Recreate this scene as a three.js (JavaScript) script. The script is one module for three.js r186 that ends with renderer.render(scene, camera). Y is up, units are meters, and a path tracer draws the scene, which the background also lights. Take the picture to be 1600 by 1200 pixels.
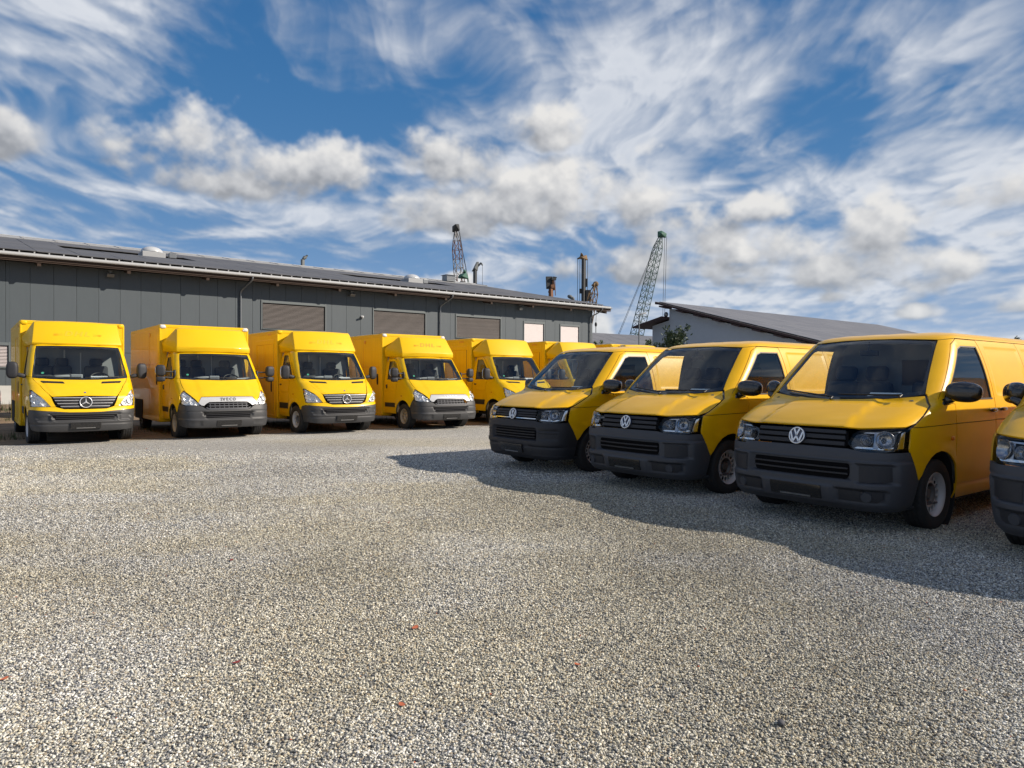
import * as THREE from 'three';
import { mergeGeometries, toCreasedNormals } from 'three/addons/utils/BufferGeometryUtils.js';
import { RoundedBoxGeometry } from 'three/addons/geometries/RoundedBoxGeometry.js';
import { ConvexGeometry } from 'three/addons/geometries/ConvexGeometry.js';
import { TextGeometry } from 'three/addons/geometries/TextGeometry.js';
import { FontLoader } from 'three/addons/loaders/FontLoader.js';

// ---------------------------------------------------------------- camera, light, exposure
const scene = new THREE.Scene();
const EYE = 1.435, FOCAL = 1109;                       // eye height in metres, focal length for a 1600 px wide frame
const camera = new THREE.PerspectiveCamera(2 * Math.atan(600 / FOCAL) * 180 / Math.PI, 4 / 3, 0.05, 3000);
camera.rotation.order = 'YXZ';
camera.position.set(0, EYE, 0);
camera.rotation.set(-0.0095, 0, 0.005);
scene.add(camera);
const renderer = new THREE.WebGLRenderer({ antialias: true });
renderer.setSize(1024, 768);
renderer.toneMapping = THREE.LinearToneMapping;
renderer.toneMappingExposure = 1.3;
renderer.shadowMap.enabled = true;
renderer.shadowMap.type = THREE.PCFSoftShadowMap;
const SUN_AZ = 0.07, SUN_EL = 31 * Math.PI / 180;       // sun to the right of the view, a little towards the camera
const SUN_DIR = new THREE.Vector3(Math.cos(SUN_EL) * Math.cos(SUN_AZ), Math.sin(SUN_EL), Math.cos(SUN_EL) * Math.sin(SUN_AZ));
const sun = new THREE.DirectionalLight(0xfff2e2, 5);
sun.position.copy(SUN_DIR).multiplyScalar(150); sun.target.position.set(0, 0, -20); sun.position.add(sun.target.position);
sun.castShadow = true; sun.shadow.mapSize.set(4096, 4096); sun.shadow.radius = 1;
Object.assign(sun.shadow.camera, { left: -60, right: 60, top: 60, bottom: -60, near: 1, far: 400 });
scene.add(sun, sun.target);

// ---------------------------------------------------------------- noise
function rngOf(seed) { let a = seed >>> 0; return () => { a = (a + 0x6D2B79F5) >>> 0; let t = a; t = Math.imul(t ^ (t >>> 15), t | 1); t ^= t + Math.imul(t ^ (t >>> 7), t | 61); return ((t ^ (t >>> 14)) >>> 0) / 4294967296; }; }
const PERM = new Uint16Array(1024), GRAD = new Float32Array(512);
{ const r = rngOf(77); const p = [...Array(256).keys()]; for (let i = 255; i > 0; i--) { const j = Math.floor(r() * (i + 1)); [p[i], p[j]] = [p[j], p[i]]; } for (let i = 0; i < 1024; i++) PERM[i] = p[i & 255]; for (let i = 0; i < 512; i++) GRAD[i] = r(); }
function vn2(x, y) {                                    // value noise, 0..1
  const xi = Math.floor(x), yi = Math.floor(y); let fx = x - xi, fy = y - yi; fx = fx * fx * fx * (fx * (fx * 6 - 15) + 10); fy = fy * fy * fy * (fy * (fy * 6 - 15) + 10);
  const X = xi & 255, Y = yi & 255, a = PERM[X] + Y, b = PERM[X + 1] + Y;
  const v00 = GRAD[PERM[a]], v10 = GRAD[PERM[b]], v01 = GRAD[PERM[a + 1]], v11 = GRAD[PERM[b + 1]];
  return (v00 + (v10 - v00) * fx) * (1 - fy) + (v01 + (v11 - v01) * fx) * fy;
}
function fbm(x, y, o) { let s = 0, a = 0.5, n = 0; for (let i = 0; i < o; i++) { s += a * vn2(x, y); n += a; x = x * 2.03 + 17.3; y = y * 2.01 + 9.1; a *= 0.52; } return s / n; }
const clamp = (x, a = 0, b = 1) => Math.min(b, Math.max(a, x)), lerp = (a, b, t) => a + (b - a) * t;
const sstep = (a, b, x) => { const t = clamp((x - a) / (b - a)); return t * t * (3 - 2 * t); };

// ---------------------------------------------------------------- sky: blue air, thin streaked high cloud, a few heaps of low cloud
{
  const SKY = .8, W = 4096, H = 2048, data = new Float32Array(W * H * 4);
  const at = (x, y) => { const A = Math.atan((x - 800) / FOCAL); return [A, Math.atan((590 - y) / FOCAL * Math.cos(A))]; };
  // heaps of low cloud: place, half width, half height, whiteness
  const heaps = [[300, 232, 125, 58, 1], [205, 240, 75, 48, .8], [335, 280, 150, 40, .75], [500, 262, 88, 44, .95], [420, 270, 75, 40, .8], [-10, 225, 70, 50, .3],
    [895, 316, 165, 58, .98], [965, 300, 115, 54, 1.08], [800, 335, 130, 44, .75], [845, 212, 62, 34, .85], [715, 255, 80, 46, .7], [690, 345, 75, 40, .7],
    [1180, 330, 75, 28, .95], [1085, 368, 80, 52, .9], [1165, 400, 30, 18, .95], [1310, 410, 175, 74, .88], [1390, 355, 110, 56, 1], [1480, 415, 60, 34, 1], [1270, 390, 75, 40, .95], [1500, 305, 80, 36, .9], [1580, 300, 60, 50, .9],
    [1545, 362, 40, 15, .95], [1575, 472, 62, 24, .8], [1430, 487, 40, 13, .8], [1300, 465, 30, 13, .6], [1000, 420, 130, 30, .6], [930, 520, 30, 40, .9], [700, 440, 40, 12, .8]]
    .map(([x, y, w, h, b]) => { const [A, E] = at(x, y); const c = Math.cos(A); return [A, E, w * .93 / FOCAL * c * c, h * .93 / FOCAL * c, b]; });
  const rH = rngOf(5); for (let i = 0; i < 46; i++) { const A = 0.85 + rH() * (2 * Math.PI - 1.7), E = 0.06 + rH() * 0.34; heaps.push([A > Math.PI ? A - 2 * Math.PI : A, E, 0.06 + rH() * .09, .025 + rH() * .035, .8 + rH() * .2]); }
  // veil of high cloud: place, radii, how much thicker or thinner than its surroundings
  const veil = [[170, 90, 260, 90, .26], [560, 60, 120, 60, .16], [1060, 110, 240, 130, .5], [840, 240, 240, 90, .26], [900, 170, 160, 90, .3], [650, 50, 150, 80, .34], [760, 60, 90, 50, .25], [50, 90, 160, 130, .36], [1500, 180, 150, 80, .3], [1480, 20, 150, 50, .34], [300, 320, 420, 34, .3], [560, 350, 150, 22, .28],
    [250, 330, 120, 20, .2], [1300, 400, 330, 150, .26], [1060, 250, 300, 60, .26], [250, 30, 90, 60, .24], [500, 145, 90, 36, .26], [1200, 470, 420, 60, .26], [1500, 280, 200, 60, .25], [1100, 340, 200, 50, .2],
    [385, 145, 105, 60, -.5], [300, 165, 130, 40, -.2], [1320, 150, 90, 70, -.55], [1230, 190, 80, 30, -.3], [1255, 110, 60, 70, -.3], [720, 140, 70, 40, -.35], [130, 330, 90, 26, -.2], [470, 205, 90, 36, -.35], [90, 170, 100, 40, -.2],
    [560, 395, 120, 26, -.35], [930, 410, 60, 30, -.3], [640, 410, 60, 40, -.3], [960, 450, 70, 60, -.25], [1380, 40, 50, 30, -.2], [130, 20, 60, 30, -.1]]
    .map(([x, y, w, h, b]) => { const [A, E] = at(x, y); const c = Math.cos(A); return [A, E, w / FOCAL * c * c, h / FOCAL * c, b]; });
  const heapD = (A, E, list) => { let m = -2; for (const q of list) { const dx = (A - q[0]) / q[2]; let dy = (E - q[1]) / q[3]; if (dy < 0) dy *= 1.5; const d = 1 - dx * dx - dy * dy; if (d > m) m = d; } return m; };
  const turn = 0.2, ct = Math.cos(turn), st = Math.sin(turn);
  for (let j = 0; j < H; j++) {
    const E = ((j + .5) / H - .5) * Math.PI, sy = Math.sin(E), cy = Math.cos(E);
    for (let i = 0; i < W; i++) {
      const k = (j * W + i) * 4, th = ((i + .5) / W - .5) * 2 * Math.PI;
      let r, g, b;
      if (E < -0.01) { r = .24; g = .22; b = .19; }
      else {
        let A = th + Math.PI / 2; if (A > Math.PI) A -= 2 * Math.PI;
        const e = Math.max(E, 0);
        const t1 = Math.exp(-e * 3.1), t2 = Math.exp(-e * 9);
        r = .028 + .16 * t1 * t1 + .2 * t2; g = .09 + .24 * t1 + .16 * t2; b = .27 + .36 * t1 + .06 * t2;
        // high cloud on a sheet overhead
        const dx = cy * Math.cos(th), dz = cy * Math.sin(th), q = 1 / (sy + .14);
        const px = dx * q, pz = dz * q; const u = px * ct + pz * st, v = -px * st + pz * ct;
        const wx = fbm(u * 1.3 + 3, v * .9 + 8, 3) - .5, wz = fbm(u * 1.2 + 31, v * .9 + 18, 3) - .5;
        const big = fbm(u * 1.5 + 7 + wx, v * .8 + 2 + wz, 4);
        const f1 = fbm(u * 5.2 + wx * 4 + 11, v * 2.2 + wz * 4 + 5, 7), f2 = fbm(u * 3.4 + wz * 3.4 + 3, v * 3.4 + wx * 3.4 + 60, 8), fine = fbm(u * 19 + wx * 9 + wz * 5 + f1 * 3, v * 11 + wx * 5 + f2 * 3, 5);
        let cov = 0; for (const p of veil) { const a = (A - p[0]) / p[2], c = (E - p[1]) / p[3], d = a * a + c * c; if (d < 5) cov += p[4] * Math.exp(-d * .9); }
        let ci = (big - .5) * 1.0 + (f1 - .5) * 1.2 + (f2 - .5) * 1.6 + (fine - .5) * .75 + cov * .95 + .2 + .24 * sstep(.5, .95, E);
        ci = clamp(ci * .88 + .05, 0, 1.25); ci = ci < 1 ? ci * ci * (2.0 - 1.06 * ci) : .94 - (ci - 1) * .3; ci = Math.min(.93, ci) * (.86 + .16 * f2);
        const cb = .53 + .24 * ci; r = lerp(r, cb * .95, ci); g = lerp(g, cb * .985, ci); b = lerp(b, cb * 1.05, ci);
        // heaps
        if (E < .62) {
          let any = false; for (const p of heaps) if (Math.abs(A - p[0]) < p[2] * 2.1 && Math.abs(E - p[1]) < p[3] * 2.4) { any = true; break; }
          if (any) {
            const nn = (a, c) => (fbm(a * 17 + 40, c * 22 + 3, 7) - .5) * 3.2 + (fbm(a * 62, c * 72, 5) - .5) * .95;
            const n0 = nn(A, E), d0 = heapD(A, E, heaps) * .85 + n0;
            if (d0 > -.6) {
              const d1 = heapD(A + .012, E + .018, heaps) * .85 + nn(A + .012, E + .018);
              const al = sstep(-.5, 1.0, d0) * .95;
              let wht = 0, ws = 1e-6, hgt = 0; for (const p of heaps) { const a = (A - p[0]) / p[2], c = (E - p[1]) / p[3], w = Math.exp(-(a * a + c * c)); wht += w * p[4]; hgt += w * c; ws += w; }
              wht /= ws; hgt /= ws;
              const lit = clamp(.40 + (d0 - d1) * .3 + hgt * .3 + (wht - .85) * .7 + (fbm(A * 70 + 5, E * 85, 4) - .5) * .5, 0, 1);
              const c0 = lerp(.33, .80, lit), R = c0 * lerp(.95, 1.0, lit), G = c0 * lerp(.985, .98, lit), B = c0 * lerp(1.06, .95, lit);
              r = lerp(r, R, al); g = lerp(g, G, al); b = lerp(b, B, al);
            }
          }
        }
        const hz = Math.exp(-e * 14) * .5; r = lerp(r, .5, hz); g = lerp(g, .6, hz); b = lerp(b, .7, hz);
      }
      data[k] = r * SKY; data[k + 1] = g * SKY; data[k + 2] = b * SKY; data[k + 3] = 1;
    }
  }
  const sky = new THREE.DataTexture(data, W, H, THREE.RGBAFormat, THREE.FloatType);
  sky.mapping = THREE.EquirectangularReflectionMapping; sky.magFilter = THREE.LinearFilter; sky.minFilter = THREE.LinearFilter; sky.wrapS = THREE.RepeatWrapping; sky.needsUpdate = true;
  scene.background = sky; scene.environment = sky;
}

// ---------------------------------------------------------------- naming
const used = new Map();
function numbered(n) { const c = used.get(n) || 0; used.set(n, c + 1); return c ? `${n}_${String(c).padStart(3, '0')}` : n; }
function tag(o, label, category, group, kind) { Object.assign(o.userData, { label, category }); if (group) o.userData.group = group; if (kind) o.userData.kind = kind; return o; }
function thing(name, label, category, [x, y, z] = [0, 0, 0], turn = 0, group) { const o = new THREE.Group(); o.name = numbered(name); o.position.set(x, y, z); o.rotation.y = turn; scene.add(o); return tag(o, label, category, group); }
function prep(g) {
  let q = g.index ? g.toNonIndexed() : g; const n = new THREE.BufferGeometry();
  n.setAttribute('position', q.attributes.position); if (!q.attributes.normal) q.computeVertexNormals(); n.setAttribute('normal', q.attributes.normal);
  n.setAttribute('uv', q.attributes.uv || new THREE.BufferAttribute(new Float32Array(q.attributes.position.count * 2), 2));
  return n;
}
function mk(name, geos, material, parent = scene) {
  const list = (Array.isArray(geos) ? geos : [geos]).map(prep), g = list.length === 1 ? list[0] : mergeGeometries(list, false);
  const m = new THREE.Mesh(g, material); m.name = parent === scene ? numbered(name) : name; m.castShadow = m.receiveShadow = true; parent.add(m); return m;
}
function copyThing(root, [x, y, z], turn, label, group) {
  const r = root.clone(); r.name = numbered(root.name.replace(/_\d{3}$/, '')); r.userData = { ...root.userData, label }; if (group) r.userData.group = group; scene.add(r); r.position.set(x, y, z); r.rotation.y = turn; return r;
}
// ---------------------------------------------------------------- shapes
const mat4 = (p = [0, 0, 0], e = [0, 0, 0], s = [1, 1, 1]) => new THREE.Matrix4().compose(new THREE.Vector3(...p), new THREE.Quaternion().setFromEuler(new THREE.Euler(...e)), new THREE.Vector3(...s));
const bx = (w, h, d, p, e, rad = 0, seg = 2) => { const g = rad > 0 ? new RoundedBoxGeometry(w, h, d, seg, Math.min(rad, w / 2.01, h / 2.01, d / 2.01)) : new THREE.BoxGeometry(w, h, d); g.applyMatrix4(mat4(p, e)); return g; };
const cyl = (r0, r1, h, p, e, n = 16, open = false) => { const g = new THREE.CylinderGeometry(r0, r1, h, n, 1, open); g.applyMatrix4(mat4(p, e)); return g; };
const rod = (a, b, r, n = 6, r2 = r) => { const A = new THREE.Vector3(...a), B = new THREE.Vector3(...b), d = B.clone().sub(A), l = d.length(); const g = new THREE.CylinderGeometry(r2, r, l, n, 1); g.applyMatrix4(new THREE.Matrix4().compose(A.add(B).multiplyScalar(.5), new THREE.Quaternion().setFromUnitVectors(new THREE.Vector3(0, 1, 0), d.normalize()), new THREE.Vector3(1, 1, 1))); return g; };
const tube = (pts, r, n = 20, k = 8, closed = false) => new THREE.TubeGeometry(new THREE.CatmullRomCurve3(pts.map(p => new THREE.Vector3(...p)), closed), n, r, k, closed);
const moved = (g, p, e, s) => { g.applyMatrix4(mat4(p, e, s)); return g; };
function superball(a, b, c, n = 2.6, seg = 24, p, e) {      // rounded cushion shape
  const g = new THREE.SphereGeometry(1, seg, Math.round(seg * .7)), P = g.attributes.position, f = v => Math.sign(v) * Math.pow(Math.abs(v), 2 / n);
  for (let i = 0; i < P.count; i++) { const x = P.getX(i), y = P.getY(i), z = P.getZ(i), h = Math.hypot(x, z) || 1e-9; P.setXYZ(i, a * f(h) * f(x / h), b * f(y), c * f(h) * f(z / h)); }
  g.computeVertexNormals(); g.applyMatrix4(mat4(p, e)); return g;
}
function hull(corners, r, crease = .6) {                   // rounded convex hull of corner points
  const pts = []; for (const c of corners) for (let i = 0; i < 26; i++) { const id = i < 13 ? i : i + 1, a = (id % 3) - 1, b = (Math.floor(id / 3) % 3) - 1, d = Math.floor(id / 9) - 1, l = Math.hypot(a, b, d), rr = c[3] ?? r; pts.push(new THREE.Vector3(c[0] + a / l * rr, c[1] + b / l * rr, c[2] + d / l * rr)); }
  return toCreasedNormals(new ConvexGeometry(pts), crease);
}
const plate = (pts, depth, p, e, bevel = 0) => { const s = new THREE.Shape(pts.map(q => new THREE.Vector2(...q))); const g = new THREE.ExtrudeGeometry(s, { depth, bevelEnabled: bevel > 0, bevelSize: bevel, bevelThickness: bevel, bevelSegments: 2, curveSegments: 12 }); g.applyMatrix4(mat4(p, e)); return g; };

// ---------------------------------------------------------------- materials
const lin = (r, g, b) => new THREE.Color().setRGB(r, g, b);
const std = (c, rough = .8, metal = 0, more = {}) => new THREE.MeshStandardMaterial({ color: c, roughness: rough, metalness: metal, ...more });
const phys = (c, rough, metal, more) => new THREE.MeshPhysicalMaterial({ color: c, roughness: rough, metalness: metal, ...more });
function texOf(n, fn, srgb, rep = 1) {                     // n x n data texture, fn(u, v) -> [r, g, b]
  const d = new Uint8Array(n * n * 4); for (let j = 0; j < n; j++) for (let i = 0; i < n; i++) { const c = fn(i / n, j / n, i, j), k = (j * n + i) * 4; d[k] = clamp(c[0]) * 255; d[k + 1] = clamp(c[1]) * 255; d[k + 2] = clamp(c[2]) * 255; d[k + 3] = 255; }
  const t = new THREE.DataTexture(d, n, n); t.wrapS = t.wrapT = THREE.RepeatWrapping; t.magFilter = THREE.LinearFilter; t.minFilter = THREE.LinearMipmapLinearFilter; t.generateMipmaps = true; if (srgb) t.colorSpace = THREE.SRGBColorSpace; t.repeat.set(rep, rep); t.needsUpdate = true; return t;
}
const pnoise = (u, v, f, o) => { const a = fbm(u * f, v * f, o), b = fbm((u - 1) * f, v * f, o), c = fbm(u * f, (v - 1) * f, o), d = fbm((u - 1) * f, (v - 1) * f, o); return lerp(lerp(a, b, u), lerp(c, d, u), v); };
const dustTex = texOf(512, (u, v) => { const n = pnoise(u, v, 6, 5), s = .93 + .1 * (n - .5) * 1.6; return [s, s, s * .99]; }, false);
const plasticBump = texOf(256, (u, v) => { const n = vn2(u * 128, v * 128) * .6 + vn2(u * 256 + 9, v * 256) * .4; return [n, n, n]; }, false);
const streakTex = texOf(512, (u, v) => { const n = pnoise(u, v, 8, 4) * .5 + vn2(u * 90, v * 3) * .5; const s = .9 + .16 * (n - .5); return [s, s, s]; }, false);
const mats = {
  vanYellow: phys(lin(.86, .475, .002), .36, 0, { clearcoat: .32, clearcoatRoughness: .03, specularIntensity: .6, map: dustTex }),
  yellow: phys(lin(.83, .515, .002), .36, 0, { clearcoat: .32, clearcoatRoughness: .03, specularIntensity: .6, map: dustTex }),
  boxYellow: phys(lin(.83, .515, .002), .45, 0, { specularIntensity: .5, clearcoat: .24, clearcoatRoughness: .02, map: streakTex }),
  ghost: phys(lin(.66, .28, .004), .45, 0, { clearcoat: .5 }), ghostFaint: phys(lin(.76, .42, .002), .45, 0, { clearcoat: .6 }),
  plastic: std(lin(.02, .021, .026), .6, 0, { bumpMap: plasticBump, bumpScale: .0004 }),
  plasticGrey: std(lin(.047, .051, .061), .58, 0, { bumpMap: plasticBump, bumpScale: .0004 }),
  plasticSun: std(lin(.042, .043, .045), .55, 0, { bumpMap: plasticBump, bumpScale: .0004 }),
  black: std(lin(.012, .012, .013), .5), gloss: phys(lin(.012, .012, .013), .25, 0, { clearcoat: .8, clearcoatRoughness: .08 }),
  dark: std(lin(.02, .02, .022), .9), rubber: std(lin(.022, .022, .023), .85, 0, { map: dustTex }),
  lining: std(lin(.26, .27, .275), .9), seat: std(lin(.055, .058, .065), .95), dash: std(lin(.06, .062, .066), .75), deep: phys(lin(.008, .008, .009), .9, 0, { specularIntensity: .15 }),
  badge: std(lin(.82, .83, .84), .3, .55), chrome: std(lin(.70, .71, .72), .16, 1), silver: std(lin(.55, .56, .57), .32, 1), steelDark: std(lin(.16, .16, .165), .45, .4), steel: std(lin(.56, .56, .57), .45, .2), tanSteel: std(lin(.40, .33, .24), .55, .25),
  lens: phys(lin(.96, .97, .98), .02, 0, { transmission: 1, thickness: 0, ior: 1.32 }), amber: phys(lin(.9, .35, .02), .2, 0, { transmission: .5, thickness: 0 }),
  glass: phys(lin(.86, .91, .90), .01, 0, { transmission: 1, thickness: 0, ior: 1.52 }), sideGlass: phys(lin(.74, .80, .79), .01, 0, { transmission: 1, thickness: 0, ior: 1.52 }),
  panelWhite: phys(lin(.50, .51, .52), .35, 0, { clearcoat: .5, map: dustTex }), white: phys(lin(.66, .67, .67), .35, 0, { clearcoat: .6, map: dustTex }), paper: std(lin(.75, .78, .8), .9), blueInk: std(lin(.05, .09, .3), .6), green: std(lin(.08, .4, .25), .6), red: std(lin(.5, .02, .02), .5),
};
// ---------------------------------------------------------------- curved vehicle skins
// A skin is a stack of plan outlines from sill to roof. Each level has: height, nose position on the centre line, half width, how far the nose bows back
// at its ends, corner radius. A point on it is (u, s): u runs round the outline in metres from the nose, s up the profile.
function pchip(xs, ys) {
  const n = xs.length, h = [], d = [], m = []; for (let i = 0; i < n - 1; i++) { h[i] = xs[i + 1] - xs[i]; d[i] = (ys[i + 1] - ys[i]) / h[i]; }
  m[0] = d[0]; m[n - 1] = d[n - 2]; for (let i = 1; i < n - 1; i++) m[i] = d[i - 1] * d[i] <= 0 ? 0 : 2 * d[i - 1] * d[i] / (d[i - 1] + d[i]);
  return x => { let i = 0; if (x <= xs[0]) return ys[0] + m[0] * (x - xs[0]); if (x >= xs[n - 1]) return ys[n - 1]; while (x > xs[i + 1]) i++; const t = (x - xs[i]) / h[i], a = t * t, b = a * t; return (2 * b - 3 * a + 1) * ys[i] + (b - 2 * a + t) * h[i] * m[i] + (-2 * b + 3 * a) * ys[i + 1] + (b - a) * h[i] * m[i + 1]; };
}
const U1 = 1.5;
class Skin {
  constructor(knots, o) {
    Object.assign(this, { zC: -1, tap: .05, tapZ: -.6, tapL: 1.6, pow: 2.3, wid: .95 }, o);
    const s = [0]; for (let i = 1; i < knots.length; i++) s.push(s[i - 1] + Math.hypot(knots[i][0] - knots[i - 1][0], (knots[i][1] - knots[i - 1][1]), (knots[i][2] - knots[i - 1][2]) * .6));
    this.sEnd = s[s.length - 1]; this.f = [0, 1, 2, 3, 4].map(k => pchip(s, knots.map(q => q[k]))); this.memo = new Map();
  }
  lvl(s) { const k = Math.round(s * 1e6); let p = this.memo.get(k); if (!p) { const [y, zf, w, bow, r] = this.f.map(f => f(s)); p = { y, zf, w: Math.max(w, .004), bow, r, zC: Math.min(this.zC, zf - .4) }; this.memo.set(k, p); } return p; }
  sOf(y) { let a = 0, b = this.sEnd; for (let i = 0; i < 44; i++) { const m = (a + b) / 2; if (this.f[0](m) < y) a = m; else b = m; } return (a + b) / 2; }
  out(x, z, p) {
    const A = z - (p.zf - p.bow * Math.pow(x / this.wid, this.pow)), t = clamp((z - this.tapZ) / this.tapL), B = x - p.w * (1 - this.tap * t * t);
    const r = Math.min(p.r, p.w * .8), h = Math.max(r - Math.abs(A - B), 0) / r; return Math.max(A, B) + h * h * r * .25;
  }
  pos(u, s) {
    const p = this.lvl(s), a = Math.abs(u), sg = u < 0 ? -1 : 1; let lo = 0, hi = 3.6;
    if (a <= U1) { const ph = a / U1 * Math.PI / 2, dx = Math.sin(ph), dz = Math.cos(ph); for (let i = 0; i < 34; i++) { const m = (lo + hi) / 2; if (this.out(dx * m, p.zC + dz * m, p) < 0) lo = m; else hi = m; } return [sg * dx * lo, p.y, p.zC + dz * lo]; }
    const z = p.zC - (a - U1); hi = 1.6; for (let i = 0; i < 34; i++) { const m = (lo + hi) / 2; if (this.out(m, z, p) < 0) lo = m; else hi = m; } return [sg * lo, p.y, z];
  }
  at(u, s, off = 0) {                                       // point and outward normal
    const e = .003, P = this.pos(u, s), a = this.pos(u + e, s), b = this.pos(u - e, s), s1 = Math.min(s + e, this.sEnd), c = this.pos(u, s1), d = this.pos(u, s1 - 2 * e);
    const U = [a[0] - b[0], a[1] - b[1], a[2] - b[2]], V = [c[0] - d[0], c[1] - d[1], c[2] - d[2]];
    let n = [U[1] * V[2] - U[2] * V[1], U[2] * V[0] - U[0] * V[2], U[0] * V[1] - U[1] * V[0]]; const l = Math.hypot(...n) || 1; n = n.map(v => v / l);
    return [[P[0] + n[0] * off, P[1] + n[1] * off, P[2] + n[2] * off], n];
  }
  F(x, y) { const s = this.sOf(y); let a = 0, b = U1; for (let i = 0; i < 40; i++) { const m = (a + b) / 2; if (this.pos(m, s)[0] < Math.abs(x)) a = m; else b = m; } return [Math.sign(x) * a, s]; }
  S(z, y) { const s = this.sOf(y), p = this.lvl(s); if (z <= p.zC) return [U1 + p.zC - z, s]; let a = 0, b = U1; for (let i = 0; i < 40; i++) { const m = (a + b) / 2; if (this.pos(m, s)[2] > z) a = m; else b = m; } return [a, s]; }
  Sl(list, step = .07) { return this.line(list, step, (a, b) => this.S(a, b)); }
  Fl(list, step = .07) { return this.line(list, step, (a, b) => this.F(a, b)); }
  line(list, step, f) { const o = []; list.forEach((p, i) => { if (i) { const q = list[i - 1], n = Math.max(1, Math.ceil(Math.hypot(p[0] - q[0], p[1] - q[1]) / step)); for (let k = 1; k < n; k++) o.push(f(lerp(q[0], p[0], k / n), lerp(q[1], p[1], k / n))); } o.push(f(...p)); }); return o; }
  patch(poly, { off = 0, cell = .05, cellS, skirt = .014, relief = null } = {}) {
    const cs = cellS || cell, pos = [], nor = [], uv = []; let area = 0; for (let i = 0; i < poly.length; i++) { const a = poly[i], b = poly[(i + 1) % poly.length]; area += a[0] * b[1] - b[0] * a[1]; } if (area < 0) poly = [...poly].reverse();
    const memo = new Map();
    const pt = (u, s) => {
      const k = Math.round(u * 2e5) * 4194304 + Math.round(s * 2e5); let q = memo.get(k); if (q) return q; const rel = (a, b) => off + (relief ? relief(this.pos(a, b), a, b) : 0); const [P, n] = this.at(u, s, rel(u, s));
      if (relief) { const e = .006, A = this.at(u + e, s, rel(u + e, s))[0], B = this.at(u - e, s, rel(u - e, s))[0], C = this.at(u, s + e, rel(u, s + e))[0], D = this.at(u, s - e, rel(u, s - e))[0]; const X = A.map((v, i) => v - B[i]), Y = C.map((v, i) => v - D[i]); const m = [X[1] * Y[2] - X[2] * Y[1], X[2] * Y[0] - X[0] * Y[2], X[0] * Y[1] - X[1] * Y[0]], l = Math.hypot(...m) || 1; q = [P, m.map(v => v / l), n]; } else q = [P, n, n];
      memo.set(k, q); return q;
    };
    const put = (q, u, s) => { pos.push(...q[0]); nor.push(...q[1]); uv.push(u, s); };
    const clip = (pl, ax, v, keep) => { const o = []; for (let i = 0; i < pl.length; i++) { const a = pl[i], b = pl[(i + 1) % pl.length], da = (a[ax] - v) * keep, db = (b[ax] - v) * keep; if (da >= 0) o.push(a); if ((da > 0 && db < 0) || (da < 0 && db > 0)) { const t = da / (da - db); o.push([a[0] + (b[0] - a[0]) * t, a[1] + (b[1] - a[1]) * t]); } } return o; };
    const us = poly.map(p => p[0]), ss = poly.map(p => p[1]), u0 = Math.floor(Math.min(...us) / cell), u1 = Math.ceil(Math.max(...us) / cell), s0 = Math.floor(Math.min(...ss) / cs), s1 = Math.ceil(Math.max(...ss) / cs);
    for (let i = u0; i < u1; i++) {
      let col = clip(clip(poly, 0, i * cell, 1), 0, (i + 1) * cell, -1); if (col.length < 3) continue;
      for (let j = s0; j < s1; j++) {
        const c = clip(clip(col, 1, j * cs, 1), 1, (j + 1) * cs, -1); if (c.length < 3) continue;
        const V = c.map(p => new THREE.Vector2(p[0], p[1])); for (let k = V.length - 1; k > 0; k--) if (V[k].distanceTo(V[k - 1]) < 1e-7) V.splice(k, 1); if (V.length < 3) continue;
        for (const t of THREE.ShapeUtils.triangulateShape(V, [])) { let [a, b, d] = t.map(q => V[q]); const ar = (b.x - a.x) * (d.y - a.y) - (d.x - a.x) * (b.y - a.y); if (Math.abs(ar) < 1e-10) continue; if (ar < 0) [b, d] = [d, b]; for (const q of [a, b, d]) put(pt(q.x, q.y), q.x, q.y); }
      }
    }
    if (skirt > 0) for (let i = 0; i < poly.length; i++) {
      const a = poly[i], b = poly[(i + 1) % poly.length], n = Math.max(1, Math.ceil(Math.hypot(b[0] - a[0], b[1] - a[1]) / .06));
      for (let k = 0; k < n; k++) {
        const A = [lerp(a[0], b[0], k / n), lerp(a[1], b[1], k / n)], B = [lerp(a[0], b[0], (k + 1) / n), lerp(a[1], b[1], (k + 1) / n)], p = pt(...A), q = pt(...B);
        const p2 = p[0].map((v, m) => v - p[2][m] * skirt), q2 = q[0].map((v, m) => v - q[2][m] * skirt), e = q[0].map((v, m) => v - p[0][m]), N = p[2], c = [e[1] * N[2] - e[2] * N[1], e[2] * N[0] - e[0] * N[2], e[0] * N[1] - e[1] * N[0]], l = Math.hypot(...c) || 1, nn = c.map(v => v / l);
        for (const v of [p[0], p2, q[0], q[0], p2, q2]) { pos.push(...v); nor.push(...nn); uv.push(A[0], A[1]); }
      }
    }
    const g = new THREE.BufferGeometry(); g.setAttribute('position', new THREE.Float32BufferAttribute(pos, 3)); g.setAttribute('normal', new THREE.Float32BufferAttribute(nor, 3)); g.setAttribute('uv', new THREE.Float32BufferAttribute(uv, 2)); return g;
  }
  onto(g, u, s, off = 0, roll = 0) {                        // stand a small flat-backed geometry (facing +z) on the skin
    const [P, n] = this.at(u, s, off), N = new THREE.Vector3(...n), X = new THREE.Vector3(0, 1, 0).cross(N).normalize(), Y = N.clone().cross(X); const M = new THREE.Matrix4().makeBasis(X, Y, N).setPosition(...P); if (roll) M.multiply(new THREE.Matrix4().makeRotationZ(roll)); g.applyMatrix4(M); return g;
  }
}
const mir = pl => pl.map(([u, s]) => [-u, s]).reverse();
const sym = half => [...half, ...mir(half).filter(([u]) => Math.abs(u) > 1e-6)];          // half goes from the centre line round to the centre line
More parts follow.
